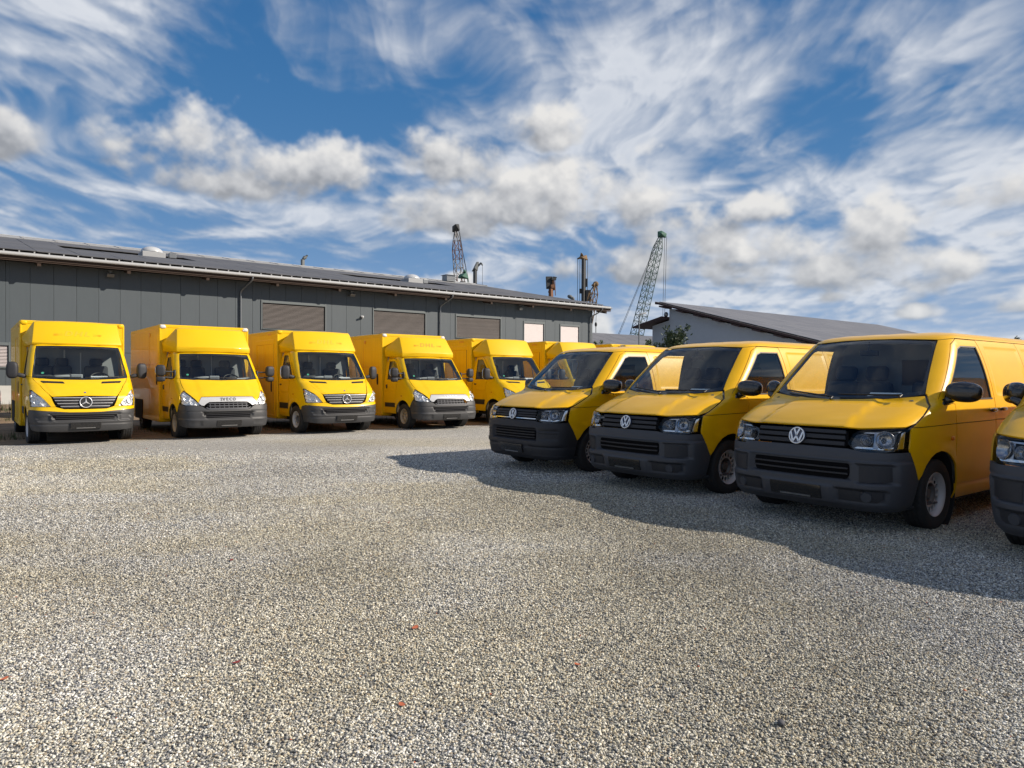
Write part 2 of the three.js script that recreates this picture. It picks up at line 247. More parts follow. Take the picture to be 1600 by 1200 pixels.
function grow(pl, d) {                                       // move an outline outwards
  let area = 0; const n = pl.length; for (let i = 0; i < n; i++) { const a = pl[i], b = pl[(i + 1) % n]; area += a[0] * b[1] - b[0] * a[1]; } const sg = area > 0 ? 1 : -1;
  return pl.map((p, i) => { const a = pl[(i + n - 1) % n], b = pl[(i + 1) % n]; const e = (q, r) => { const x = r[0] - q[0], y = r[1] - q[1], l = Math.hypot(x, y) || 1; return [y / l * sg, -x / l * sg]; }; const m = e(a, p), k = e(p, b), x = m[0] + k[0], y = m[1] + k[1], l = Math.hypot(x, y) || 1, c = Math.max(.5, (m[0] * x + m[1] * y) / l); return [p[0] + x / l * d / c, p[1] + y / l * d / c]; });
}
function rnd(pl, r, n = 4) {                                 // round every corner of an outline
  const o = [], N = pl.length; for (let i = 0; i < N; i++) { const a = pl[(i + N - 1) % N], p = pl[i], b = pl[(i + 1) % N], la = Math.hypot(a[0] - p[0], a[1] - p[1]), lb = Math.hypot(b[0] - p[0], b[1] - p[1]), k = Math.min(r, la * .45, lb * .45); const A = [lerp(p[0], a[0], k / la), lerp(p[1], a[1], k / la)], B = [lerp(p[0], b[0], k / lb), lerp(p[1], b[1], k / lb)]; for (let j = 0; j <= n; j++) { const t = j / n; o.push([(1 - t) ** 2 * A[0] + 2 * t * (1 - t) * p[0] + t * t * B[0], (1 - t) ** 2 * A[1] + 2 * t * (1 - t) * p[1] + t * t * B[1]]); } } return o;
}
const arc = (sk, zc, yc, r, a0, a1, n = 12) => [...Array(n + 1).keys()].map(i => { const a = (a0 + (a1 - a0) * i / n) * Math.PI / 180; return sk.S(zc + r * Math.cos(a), yc + r * Math.sin(a)); });
const inRect = (P, x0, x1, y0, y1, soft = .018) => { const x = Math.abs(P[0]), y = P[1]; return sstep(x0 - soft, x0, x) * (1 - sstep(x1, x1 + soft, x)) * sstep(y0 - soft, y0, y) * (1 - sstep(y1, y1 + soft, y)); };

// ---------------------------------------------------------------- wheels
function tyreGeo(R, w, rimR) {
  const N = 144, prof = []; const hw = w / 2;                 // [axial, radius, tread?]
  prof.push([-hw * .82, rimR - .004, 0], [-hw * .94, rimR + .02, 0], [-hw, lerp(rimR, R, .45), 0], [-hw * .97, lerp(rimR, R, .75), 0], [-hw * .9, R - .012, 0]);
  for (const [a, d, t] of [[-.8, 0, 1], [-.5, 0, 1], [-.47, .009, 0], [-.40, .009, 0], [-.37, 0, 2], [-.06, 0, 2], [-.04, .009, 0], [.04, .009, 0], [.06, 0, 2], [.37, 0, 2], [.40, .009, 0], [.47, .009, 0], [.5, 0, 1], [.8, 0, 1]]) prof.push([a * hw, R - d, t]);
  prof.push([hw * .9, R - .012, 0], [hw * .97, lerp(rimR, R, .75), 0], [hw, lerp(rimR, R, .45), 0], [hw * .94, rimR + .02, 0], [hw * .82, rimR - .004, 0]);
  const P = [], uv = [], idx = [], M = prof.length;
  for (let i = 0; i <= N; i++) for (let j = 0; j < M; j++) { const a = i / N * 2 * Math.PI, [x, r, t] = prof[j]; const cut = t === 1 ? (i % 4 === 0 ? .005 : 0) : t === 2 ? ((i + (j > M / 2 ? 2 : 0)) % 6 === 0 ? .005 : 0) : 0; P.push(x, (r - cut) * Math.sin(a), (r - cut) * Math.cos(a)); uv.push(i / N * 4, j / M); }
  for (let i = 0; i < N; i++) for (let j = 0; j < M - 1; j++) { const a = i * M + j, b = a + M; idx.push(a, a + 1, b, b, a + 1, b + 1); }
  const g = new THREE.BufferGeometry(); g.setAttribute('position', new THREE.Float32BufferAttribute(P, 3)); g.setAttribute('uv', new THREE.Float32BufferAttribute(uv, 2)); g.setIndex(idx); g.computeVertexNormals(); return g;
}
const toX = g => { g.rotateZ(-Math.PI / 2); return g; };    // lathe axis y -> x (outside = +x)
function rimGeos(r, w, holes, dish) {                        // pressed steel wheel, outside face towards +x
  const hw = w / 2, L = pts => toX(new THREE.LatheGeometry(pts.map(p => new THREE.Vector2(p[0], p[1])), 48));
  const lip = L([[r * .86, -hw * .8], [r * .84, hw * .35], [r * .9, hw * .62], [r * .965, hw * .8], [r, hw * .9], [r * 1.012, hw * .84], [r * .99, hw * .72]]);
  const sh = new THREE.Shape(); sh.absarc(0, 0, r * .9, 0, Math.PI * 2); const inner = r * .5; const hole0 = new THREE.Path(); hole0.absarc(0, 0, inner, 0, Math.PI * 2, true); sh.holes.push(hole0);
  for (let i = 0; i < holes; i++) { const a = i / holes * Math.PI * 2, p = new THREE.Path(), rr = r * .715, hr = Math.min(r * .1, rr * Math.PI / holes * .62); p.absellipse(rr * Math.cos(a), rr * Math.sin(a), hr * 1.62, hr * 1.3, 0, Math.PI * 2, true, a); sh.holes.push(p); }
  const disc = new THREE.ExtrudeGeometry(sh, { depth: .004, bevelEnabled: true, bevelSize: .003, bevelThickness: .003, bevelSegments: 2, curveSegments: 48 }); disc.applyMatrix4(mat4([hw * .3, 0, 0], [0, Math.PI / 2, 0]));
  const mid = L([[inner * 1.06, hw * .3], [inner * 1.0, hw * .36 + .006], [inner * .86, hw * .3 - dish * .4], [inner * .7, hw * .3 - dish], [r * .24, hw * .3 - dish], [r * .22, hw * .3 - dish * .2], [r * .19, hw * .3 - dish * .1], [.001, hw * .3 - dish * .1]]);
  const bolts = []; for (let i = 0; i < 5; i++) { const a = i / 5 * 2 * Math.PI; bolts.push(cyl(.012, .013, .024, [hw * .3 - dish + .012, r * .3 * Math.cos(a), r * .3 * Math.sin(a)], [0, 0, Math.PI / 2], 6)); }
  return [[lip, disc], [mid, ...bolts]];
}
function wheelOf(parent, kind, x, z, side, turn = 0) {
  const g = new THREE.Group(); g.name = 'wheel'; g.position.set(x, kind.R - .008, z); g.rotation.y = (side < 0 ? Math.PI : 0) + turn; parent.add(g);
  const add = (n, geo, m) => { const q = new THREE.Mesh(geo, m); q.name = n; q.castShadow = q.receiveShadow = true; g.add(q); };
  add('tyre', kind.tyre, mats.rubber); add('rim', kind.rim, kind.mat); add('hub', kind.hub, kind.hubMat); add('brake_drum', kind.back, mats.dark); return g;
}
const wheelKind = (R, w, rimR, holes, dish, mat) => { const [a, b] = rimGeos(rimR, w, holes, dish); return { R, mat, hubMat: mat === mats.tanSteel ? mat : mats.steelDark, tyre: prep(tyreGeo(R, w, rimR)), rim: mergeGeometries(a.map(prep)), hub: mergeGeometries(b.map(prep)), back: prep(cyl(rimR * .84, rimR * .84, w * .4, [-w * .34, 0, 0], [0, 0, Math.PI / 2], 24)) }; };
const WHEEL = { van: wheelKind(.338, .21, .212, 16, .035, mats.steel), truck: wheelKind(.35, .215, .206, 12, .045, mats.tanSteel), truckSilver: wheelKind(.35, .215, .206, 12, .045, mats.steel), car: wheelKind(.31, .2, .2, 10, .02, mats.silver) };

// ---------------------------------------------------------------- emblems and lettering
const font = await new FontLoader().loadAsync('fonts/droid/droid_sans_bold.typeface.json');
const text = (str, size, depth = .004) => { const g = new TextGeometry(str, { font, size, depth, curveSegments: 4, bevelEnabled: false }); g.computeBoundingBox(); const b = g.boundingBox; g.translate(-(b.max.x + b.min.x) / 2, -(b.max.y + b.min.y) / 2, 0); return g; };
function bar2(a, b, w0, w1, depth) { const dx = b[0] - a[0], dy = b[1] - a[1], l = Math.hypot(dx, dy), nx = -dy / l, ny = dx / l; return plate([[a[0] - nx * w0, a[1] - ny * w0], [b[0] - nx * w1, b[1] - ny * w1], [b[0] + nx * w1, b[1] + ny * w1], [a[0] + nx * w0, a[1] + ny * w0]], depth, [0, 0, 0], [0, 0, 0], .0012); }
function ringVW(r) { const k = r / .08, q = (a, b) => bar2(a.map(v => v * k), b.map(v => v * k), .0068 * k, .0068 * k, .008); return [new THREE.TorusGeometry(r * .93, r * .085, 10, 48), q([-.027, .064], [0, .004]), q([.027, .064], [0, .004]), q([-.061, .034], [-.031, -.056]), q([-.031, -.056], [0, .004 - .012]), q([0, .004 - .012], [.031, -.056]), q([.031, -.056], [.061, .034])]; }
function ringStar(r) { const o = [new THREE.TorusGeometry(r * .94, r * .065, 10, 48)]; for (let i = 0; i < 3; i++) { const a = Math.PI / 2 + i * 2 * Math.PI / 3, c = Math.cos(a), s = Math.sin(a), g = new ConvexGeometry([[0, 0, .02], [c * r * .92, s * r * .92, .004], [-s * r * .15, c * r * .15, 0], [s * r * .15, -c * r * .15, 0], [-c * r * .1, -s * r * .1, 0]].map(p => new THREE.Vector3(...p))); o.push(g); } return o; }
mats.bowl = std(lin(.36, .37, .39), .22, 1);
// ---------------------------------------------------------------- the yellow panel vans on the right
const vanSkin = new Skin([
  [.20, .80, .84, .08, .22], [.28, .895, .90, .12, .26], [.45, .935, .935, .15, .28], [.62, .935, .95, .16, .27], [.74, .92, .953, .17, .26], [.80, .905, .955, .175, .25], [.90, .885, .955, .185, .25], [.97, .86, .953, .2, .25],
  [1.01, .79, .952, .21, .25], [1.08, .63, .95, .21, .24], [1.16, .40, .945, .2, .22], [1.215, .215, .938, .19, .2], [1.25, .165, .932, .19, .18], [1.40, .005, .905, .2, .16], [1.60, -.22, .855, .22, .15], [1.76, -.405, .80, .23, .15], [1.855, -.53, .755, .24, .15],
  [1.895, -.62, .72, .24, .15], [1.925, -.78, .66, .24, .15], [1.95, -1.05, .55, .24, .14], [1.966, -1.4, .40, .22, .12], [1.975, -1.8, .2, .15, .1], [1.978, -2.0, .01, .05, .05]], { zC: -1.05, wid: .95, pow: 2.3, tap: .06, tapZ: -.5, tapL: 1.4 });
function makeVan(newer, label, group, pos, turn) {
  const k = vanSkin, F = (x, y) => k.F(x, y), S = (z, y) => k.S(z, y), t = thing('delivery_van', label, 'van', pos, turn, group), ARC = .415, AY = .338;
  const both = (poly, o) => [k.patch(poly, o), k.patch(mir(poly), o)];
  const arcY = z => AY + Math.sqrt(ARC * ARC - z * z);
  // bumper with its pressed recesses
  const bump = sym([F(0, .205), F(.4, .205), F(.75, .21), F(.86, .22), S(.50, .235), S(.41, .25), S(.408, .40), S(.385, .50), S(.46, .61), S(.565, .765), F(.82, .762), F(.62, .762), F(.5, .785), F(0, .79)]);
  const recess = newer
    ? P => -.055 * inRect(P, -1, .52, .50, .665, .012) - .018 * inRect(P, .58, .84, .50, .655) * (.6 + .4 * sstep(-.5, .5, Math.sin(P[1] * 120))) - .01 * inRect(P, -1, .9, .40, .412) - .012 * inRect(P, .40, .86, .27, .40)
    : P => -.06 * inRect(P, -1, .52, .495, .655, .012) - .028 * inRect(P, .585, .86, .475, .645, .01) - .03 * inRect(P, .40, .80, .28, .405, .01) + .012 * inRect(P, -1, .36, .27, .425) - .008 * inRect(P, -1, 1, .675, .683, .008) - .01 * (Math.hypot(Math.abs(P[0]) - .68, P[1] - .342) < .055 ? 1 : 0);
  const bumper = mk('bumper', k.patch(bump, { cell: .022, relief: recess, skirt: .03 }), newer ? mats.plastic : mats.plasticGrey, t);
  // lower intake
  const li = [k.patch(rnd(sym([F(0, .50), F(.49, .50), F(.515, .56), F(.505, .65), F(0, .65)]), .02), { off: -.05, skirt: 0, cell: .025 })]; mk('intake', li, mats.deep, bumper);
  for (const y of newer ? [.535, .575, .615] : [.55, .60]) mk('intake_bar', k.patch(sym([F(0, y - .007), F(.5, y - .007), F(.5, y + .007), F(0, y + .007)]), { off: -.024, skirt: .02 }), mats.plastic, bumper);
  mk('plate_holder', [k.patch(sym([F(0, .30), F(.265, .30), F(.265, .42), F(0, .42)]), { off: .022, skirt: .02 })], mats.gloss, bumper);
  for (const sd of [1, -1]) if (!newer) { const q = [F(.60, .487), F(.80, .487), F(.85, .50), F(.85, .633), F(.60, .633)], w = [F(.415, .293), F(.74, .293), F(.79, .33), F(.79, .393), F(.415, .393)]; mk('bumper_inset', k.patch(sd > 0 ? q : mir(q), { off: -.021, skirt: 0, cell: .025 }), mats.plastic, bumper); mk('bumper_inset', k.patch(sd > 0 ? w : mir(w), { off: -.022, skirt: 0, cell: .025 }), mats.plastic, bumper); const [u, s2] = F(sd * .66, .343); mk('fog_cover', k.onto(cyl(.045, .05, .02, [0, 0, 0], [Math.PI / 2, 0, 0], 24), u, s2, -.02), mats.plasticGrey, bumper); }
  mk('plate_strip', k.patch(sym([F(0, .306), F(.16, .306), F(.16, .318), F(0, .318)]), { off: .027, skirt: .004 }), mats.silver, bumper);
  // grille between the headlights
  const gx = newer ? .50 : .47;
  const grille = mk('grille', k.patch(sym([F(0, .795), F(gx - .02, .795), F(gx + .02, .83), F(gx, .955), F(0, .968)]), { off: -.035, skirt: 0 }), mats.deep, t);
  for (const [a, b] of newer ? [[.845, .868], [.882, .905], [.919, .945]] : [[.812, .846], [.868, .902], [.922, .952]]) mk('grille_bar', k.patch(sym([F(0, a), F(gx - .01, a), F(gx - .015, b), F(0, b + .004)]), { off: -.006, skirt: .028 }), mats.plastic, grille);
  if (newer) mk('trim_strip', k.patch(sym([F(0, .812), F(gx, .808), F(gx, .822), F(0, .826)]), { off: 0, skirt: .02 }), mats.chrome, grille);
  mk('badge', [...ringVW(.083).map(g => g)].map(g => prep(g)).map(g => k.onto(g, 0, k.sOf(.875), .016)), mats.badge, t);
  mk('badge_back', k.onto(cyl(.077, .08, .03, [0, 0, -.004], [Math.PI / 2, 0, 0], 40), 0, k.sOf(.875), 0), phys(lin(.03, .04, .09), .3, 0, { clearcoat: 1 }), t);
  // headlights: dark tub, bright bowls, clear cover
  for (const sd of [1, -1]) {
    const pl0 = newer ? [F(.505, .80), F(.60, .775), F(.82, .775), S(.575, .80), S(.505, .986), F(.80, .985), F(.52, .955)] : [F(.49, .835), F(.54, .778), F(.82, .772), S(.575, .785), S(.52, .986), F(.80, .985), F(.60, .968), F(.53, .93)];
    const pl = rnd(sd > 0 ? pl0 : mir(pl0), .012);
    const h = mk('headlight', k.patch(pl, { off: -.075, skirt: -.07, cell: .03 }), mats.gloss, t);
    const bowl = (x, y, r, m, n) => { const g = new THREE.LatheGeometry([[.004, -.05], [r * .5, -.045], [r * .85, -.02], [r, .004], [r * 1.04, 0]].map(p => new THREE.Vector2(...p)), 28); g.rotateX(Math.PI / 2); const [u, s] = F(sd * x, y); mk(n, k.onto(g, u, s, -.03), m, h); };
    bowl(.635, .872, .052, mats.bowl, 'reflector'); bowl(.785, .884, .078, mats.bowl, 'reflector');
    const web0 = [F(.70, .80), F(.74, .80), F(.73, .965), F(.69, .965)]; mk('reflector', k.patch(sd > 0 ? web0 : mir(web0), { off: -.04, skirt: .03 }), mats.bowl, h);
    const b = (x, y, r) => { const [u, s] = F(sd * x, y); return k.onto(new THREE.SphereGeometry(r, 16, 12), u, s, -.058); }; mk('bulb', b(.635, .872, .02), mats.lens, h); mk('bulb', b(.785, .884, .02), mats.lens, h);
    const tr0 = [F(.53, .80), F(.84, .792), F(.86, .815), F(.56, .815)]; mk('reflector_strip', k.patch(sd > 0 ? tr0 : mir(tr0), { off: -.045, skirt: .01, relief: P => .008 * Math.sin(P[0] * 130) }), mats.chrome, h);
    const tr1 = [F(.60, .945), F(.87, .955), F(.88, .972), F(.62, .962)]; mk('indicator', k.patch(sd > 0 ? tr1 : mir(tr1), { off: -.04, skirt: .01, relief: P => .006 * Math.sin(P[0] * 160) }), mats.silver, h);
    const sidePl = [F(.875, .80), S(.60, .80), S(.56, .96), F(.885, .95)]; mk('side_reflector', k.patch(sd > 0 ? sidePl : mir(sidePl), { off: -.04, skirt: .01 }), mats.chrome, h);
    mk('lens', k.patch(pl, { off: -.002, skirt: .012, cell: .03 }), mats.lens, h);
  }
  // bonnet with a raised middle
  const hood = sym([F(0, .976), F(.45, .978), F(.75, .992), F(.875, .998), F(.906, 1.03), F(.905, 1.10), F(.88, 1.18), F(.80, 1.272), F(.6, 1.252), F(.3, 1.222), F(0, 1.212)]);
  mk('bonnet', k.patch(hood, { cell: .03, relief: P => { const x = Math.abs(P[0]), e = .45 + (.95 - P[1]) * .12; return .011 * sstep(e + .035, e - .02, x) - .006 * sstep(e + .01, e + .08, x) * sstep(.8, e + .1, x); } }), mats.vanYellow, t);
  // body sides
  const door = t, wing = [], ya = a => S(ARC * Math.cos(a * Math.PI / 180), AY + ARC * Math.sin(a * Math.PI / 180));
  wing.push([S(.405, .505), ...[30, 45, 60, 75, 90, 105, 120, 135, 144].map(ya), S(-.336, .62), S(-.336, .998), S(0, .992), S(.40, .985), S(.515, .988), S(.57, .80), S(.565, .775), S(.47, .62)]);
  wing.push([S(.49, .996), S(.40, .992), S(0, .999), S(-.336, 1.006), S(-.326, 1.19), S(-.10, 1.228), F(.812, 1.288), F(.892, 1.182), F(.914, 1.10), F(.914, 1.03)]);
  mk('wing', wing.flatMap(p => both(p, { cell: .05, relief: P => P[1] < .86 ? .008 * sstep(.50, .45, Math.hypot(P[2], P[1] - AY)) : 0 })), mats.vanYellow, t);
  const pillar = [F(.797, 1.298), ...k.Sl([[-.045, 1.236], [-.33, 1.503], [-.65, 1.80], [-.79, 1.862]]), ...k.Fl([[.66, 1.842], [.73, 1.55], [.78, 1.36]])];
  for (const g of both(pillar, { cell: .04 })) mk('pillar', g, mats.vanYellow, t);
  const sEnd = k.sEnd - .002, sR = y => k.sOf(y);
  const rl = [[0, sR(1.872)], F(.3, 1.869), F(.665, 1.848), S(-.80, 1.868), S(-1.3, 1.868), S(-2.5, 1.868), S(-3.97, 1.868)]; rl.push([rl[6][0] - .9, sEnd]); rl.push([0, sEnd]);
  const roofPoly = [...rl];
  mk('roof', [...both(roofPoly, { cell: .08, skirt: 0, relief: P => P[1] > 1.93 ? .004 * Math.sin(P[0] * 22) * sstep(1.93, 1.96, P[1]) : 0 })], mats.vanYellow, t);
  const top = rl;
  for (const sd of [1, -1]) {
    const M = p => sd > 0 ? p : mir(p), P = (p, o) => k.patch(M(p), o);
    const arcB = [150, 165, 178].map(ya);
    const d = mk('door', [
      P([S(-.345, .595), ...arcB.slice(0, 3), S(-.428, .33), S(-.43, .405), S(-1.325, .405), S(-1.325, 1.004), S(-.345, .998)], { cell: .07 }),
      P([S(-.345, 1.006), S(-1.325, 1.012), S(-1.328, 1.236), S(-.068, 1.232), S(-.335, 1.196)], { cell: .06 }),
      P([...k.Sl([[-.052, 1.236], [-.336, 1.501], [-.655, 1.797], [-.793, 1.857]]), S(-1.285, 1.857), ...k.Sl([[-1.328, 1.24], [-1.268, 1.24]]), S(-1.228, 1.79), ...k.Sl([[-.83, 1.787], [-.725, 1.757], [-.395, 1.465], [-.125, 1.24]])], { cell: .06 })], mats.vanYellow, t);
    mk('door_window', P([...k.Sl([[-.115, 1.236], [-.39, 1.468], [-.72, 1.76], [-.83, 1.79]]), S(-1.23, 1.793), S(-1.27, 1.236)], { off: -.012, skirt: 0, cell: .1 }), mats.sideGlass, d);
    mk('window_seal', [P([S(-.10, 1.228), S(-1.275, 1.228), S(-1.275, 1.246), S(-.10, 1.246)], { off: .004, skirt: .012 }), P([...k.Sl([[-.12, 1.24], [-.393, 1.468], [-.725, 1.762], [-.83, 1.793]]), S(-1.235, 1.797), S(-1.235, 1.778), ...k.Sl([[-.832, 1.774], [-.738, 1.746], [-.405, 1.45], [-.165, 1.24]])], { off: -.004, skirt: .012 }), P([S(-1.258, 1.24), S(-1.276, 1.24), S(-1.236, 1.792), S(-1.218, 1.788)], { off: -.004, skirt: .01 })], mats.black, d);
    const [hu, hs] = M([S(-1.2, 1.115)])[0]; mk('handle', [k.onto(superball(.075, .02, .022, 3, 16), hu, hs, .03), k.onto(superball(.03, .024, .014, 3, 12), hu + sd * .07, hs, .01)], mats.gloss, d);
    const [h2, hs2] = M([S(-1.47, 1.12)])[0]; mk('handle', [k.onto(superball(.075, .02, .022, 3, 16), h2, hs2, .03)], mats.gloss, t);
    const rear = [150, 130, 110, 90, 70, 50, 30].map(a => S(-3 + ARC * Math.cos(a * Math.PI / 180), AY + ARC * Math.sin(a * Math.PI / 180))).reverse();
    const rec = Q => -.012 * (sstep(-1.43, -1.46, Q[2]) * sstep(-2.40, -2.37, Q[2]) + sstep(-2.53, -2.56, Q[2]) * sstep(-3.8, -3.77, Q[2])) * sstep(1.27, 1.29, Q[1]) * sstep(1.79, 1.77, Q[1]);
    mk('side_panel', [
      P([S(-1.337, .405), S(-2.58, .405), S(-2.58, 1.008), S(-1.337, 1.008)], { cell: .09 }),
      P([S(-1.337, 1.016), S(-2.42, 1.016), S(-2.42, 1.86), S(-1.297, 1.86), S(-1.34, 1.24)], { cell: .03, relief: rec }),
      P([S(-2.59, .405), ...[...rear].reverse().slice(0), S(-3.97, .52), S(-3.97, 1.008), S(-2.59, 1.008)], { cell: .09 }),
      P([S(-2.43, 1.016), S(-3.97, 1.016), S(-3.97, 1.86), S(-2.43, 1.86)], { cell: .03, relief: rec })], mats.vanYellow, t);
    mk('sill', [P([...[172, 180].map(ya), S(-.42, .25), S(-2.57, .25), S(-2.59, .34), S(-2.59, .398), S(-.43, .398)], { cell: .08, relief: Q => -.012 * sstep(.36, .39, Q[1]) })], mats.vanYellow, t);
    const [ru, rs] = M([S(-.24, .86)])[0]; mk('side_indicator', [k.onto(superball(.03, .019, .01, 3, 12), ru, rs, .004)], mats.amber, t);
    // inner lining of pillars, doors, load space
    const mfold = (p, o) => P(grow(p, .012), { off: -.035, skirt: 0, cell: .12, ...o });
    mk('lining', [mfold(pillar), mfold(wing[1]), mfold([S(-.345, .62), S(-.43, .405), S(-1.325, .405), S(-1.328, 1.236), S(-.115, 1.232), S(-.335, 1.1)]), mfold([S(-1.268, 1.22), S(-1.228, 1.79), S(-.83, 1.787), S(-.68, 1.79), S(-.79, 1.86), S(-1.35, 1.86), S(-1.35, 1.24)]),
      mfold([S(-1.34, .26), S(-2.58, .26), S(-2.58, 1.86), S(-1.34, 1.86)]), mfold([S(-2.5, .7), S(-3.97, .7), S(-3.97, 1.86), S(-2.5, 1.86)]), mfold(roofPoly)], mats.lining, t);
    mk('wing_lining', mfold([S(-.336, .80), S(-.336, .998), S(.40, .985), S(.40, .80)]), mats.dark, t);
    // mirror
    const mx = sd > 0 ? 1.075 : -1.01, mz = sd > 0 ? -.17 : -.27, my = sd > 0 ? .25 : -1.0, mir_ = mk('mirror', [superball(.155, .098, .085, 2.5, 28, [mx, 1.315, mz], [0, my, sd * -.06]), superball(.075, .04, .05, 2.6, 16, [sd * .95, 1.24, -.17], [0, 0, sd * .5]), hull([[sd * .915, 1.19, -.08], [sd * .915, 1.19, -.30], [sd * .90, 1.37, -.27], [sd * .94, 1.2, -.12], [sd * .94, 1.22, -.26]], .014)], mats.gloss, t);
    mk('mirror_glass', superball(.13, .08, .01, 3, 20, [mx - .077 * Math.sin(my), 1.315, mz - .077 * Math.cos(my)], [0, my, 0]), mats.chrome, mir_);
  }
  // windscreen, its black border, wipers
  const ws = sym([F(0, 1.222), F(.3, 1.232), F(.6, 1.262), ...k.Fl([[.788, 1.296], [.775, 1.36], [.722, 1.55], [.652, 1.836]]), F(.3, 1.862), F(0, 1.866)]);
  mk('windscreen', k.patch(ws, { off: -.006, skirt: 0, cell: .07 }), mats.glass, t);
  const ring = (a, b) => [...a, ...[...b].reverse()];
  mk('windscreen_seal', [k.patch(sym([F(0, 1.216), F(.3, 1.226), F(.6, 1.256), F(.797, 1.293), F(.785, 1.335), F(.6, 1.30), F(.3, 1.272), F(0, 1.262)]), { off: -.012, skirt: 0 }), k.patch(sym([F(0, 1.832), F(.3, 1.828), F(.63, 1.805), F(.655, 1.842), F(.3, 1.868), F(0, 1.871)]), { off: -.012, skirt: 0 }), ...both([...k.Fl([[.797, 1.293], [.78, 1.36], [.73, 1.55], [.66, 1.842]]), ...k.Fl([[.637, 1.83], [.703, 1.545], [.752, 1.36], [.765, 1.30]])], { off: -.012, skirt: 0 })], mats.black, t);
  for (const [x0, y0, x1, y1] of [[.62, 1.262, .02, 1.262], [-.02, 1.232, -.62, 1.292]]) { const pts = [0, .25, .5, .75, 1].map(q => { const [u, s] = F(lerp(x0, x1, q), lerp(y0, y1, q)); return k.at(u, s, .022)[0]; }); mk('wiper', [tube(pts, .009, 16, 6), rod(pts[0], [pts[0][0], pts[0][1] - .02, pts[0][2] + .05], .012)], mats.black, t); }
  mk('cowl', k.patch(sym([F(0, 1.205), F(.3, 1.212), F(.6, 1.245), F(.80, 1.28), F(.797, 1.30), F(.6, 1.268), F(.3, 1.236), F(0, 1.228)]), { off: -.02, skirt: 0 }), mats.black, t);
  // tail
  const tail = new THREE.Shape(); { const pts = []; for (let y = .3; y < 1.97; y += .05) { const s = k.sOf(y); pts.push([k.pos(k.S(-3.98, y)[0], s)[0], y]); } tail.moveTo(-pts[0][0], pts[0][1]); for (const p of pts) tail.lineTo(...p); for (const p of pts.reverse()) tail.lineTo(-p[0], p[1]); }
  { const g = new THREE.ShapeGeometry(tail, 4); g.rotateY(Math.PI); g.translate(0, 0, -3.97); mk('tailgate', g, mats.vanYellow, t); }
  // chassis and wheel housings
  mk('underbody', [bx(1.5, .16, 4.3, [0, .33, -1.55], undefined, .03), bx(1.1, .3, .5, [0, .5, .45], undefined, .03), bx(1.25, .5, .1, [0, .62, -.42])], mats.dark, t);
  for (const z of [0, -3]) for (const sd of [1, -1]) { const hou = []; const g = new THREE.CylinderGeometry(.43, .43, .36, 28, 1, true, 0, Math.PI); g.rotateZ(Math.PI / 2); g.rotateX(-Math.PI / 2 * 0); g.applyMatrix4(mat4([sd * .73, AY, z], [-Math.PI / 2, 0, 0])); hou.push(g, bx(.02, .6, .9, [sd * .56, .5, z])); mk('wheel_housing', hou, mats.dark, t); }
  for (const sd of [1, -1]) { wheelOf(t, WHEEL.van, sd * .815, 0, sd); wheelOf(t, WHEEL.van, sd * .815, -3, sd); }
  // cab
  mk('dashboard', [hull([[-.78, .95, -.12], [.78, .95, -.12], [-.78, 1.19, -.08], [.78, 1.19, -.08], [-.72, 1.205, .08], [.72, 1.205, .08], [-.78, 1.17, -.38], [.78, 1.17, -.38], [-.78, .82, -.35], [.78, .82, -.35]], .03), superball(.2, .05, .12, 2.6, 18, [.42, 1.21, -.3])], mats.dash, t);
  mk('steering_wheel', [moved(new THREE.TorusGeometry(.185, .016, 10, 40), [.42, 1.12, -.50], [-.55, 0, 0]), moved(superball(.06, .05, .03, 2.6, 14), [.42, 1.12, -.495], [-.55, 0, 0]), rod([.25, 1.12, -.5], [.59, 1.12, -.5], .014), rod([.42, 1.1, -.48], [.42, .95, -.3], .03)], mats.black, t);
  for (const x of [.42, -.25, -.62]) { const w = x > 0 ? .48 : .4; mk('seat', [bx(w, .16, .5, [x, .74, -.82], [.08, 0, 0], .06, 3), bx(w, .66, .15, [x, 1.08, -1.12], [-.2, 0, 0], .06, 3), bx(.26, .18, .1, [x, 1.5, -1.22], [-.15, 0, 0], .05, 3)], mats.seat, t); }
  mk('rear_view_mirror', [bx(.2, .06, .03, [0, 1.72, -.52], [.2, 0, 0], .012), rod([0, 1.74, -.5], [0, 1.84, -.52], .008)], mats.black, t);
  const bulk = new THREE.Shape([[-.88, .3], [.88, .3], [.90, 1.0], [.74, 1.86], [-.74, 1.86], [-.90, 1.0]].map(p => new THREE.Vector2(...p))); const bh = new THREE.Path(); [[-.05, 1.36], [.42, 1.36], [.40, 1.66], [-.05, 1.66]].forEach((p, i) => i ? bh.lineTo(...p) : bh.moveTo(...p)); bulk.holes.push(bh);
  mk('bulkhead', moved(new THREE.ExtrudeGeometry(bulk, { depth: .02, bevelEnabled: false }), [0, 0, -1.42]), mats.lining, t);
  mk('cab_floor', bx(1.7, .04, 1.6, [0, .42, -.6]), mats.dark, t);
  return t;
}
const vanSpots = [[.73, 11.51, 52.3], [2.16, 9.55, 52.4], [3.53, 7.53, 53.0], [4.98, 5.50, 53.0]];
const placeV = i => [[vanSpots[i][0], 0, -vanSpots[i][1]], -vanSpots[i][2] * Math.PI / 180];
const VG = 'yellow panel vans parked in a row on the right';
makeVan(true, 'yellow panel van with black bumper and thin chrome grille strip, farthest of the van row', VG, ...placeV(0));
const vanA = makeVan(false, 'yellow panel van with dark grey bumper, second in the row beside the chrome-strip van', VG, ...placeV(1));
// a round beacon cap on the mirror of the second van only
copyThing(vanA, ...placeV(2), 'large yellow panel van with grey bumper, whole front in view nearest the right edge', VG);
copyThing(vanA, ...placeV(3), 'yellow panel van cut off by the right edge of the picture, nearest of the row', VG);
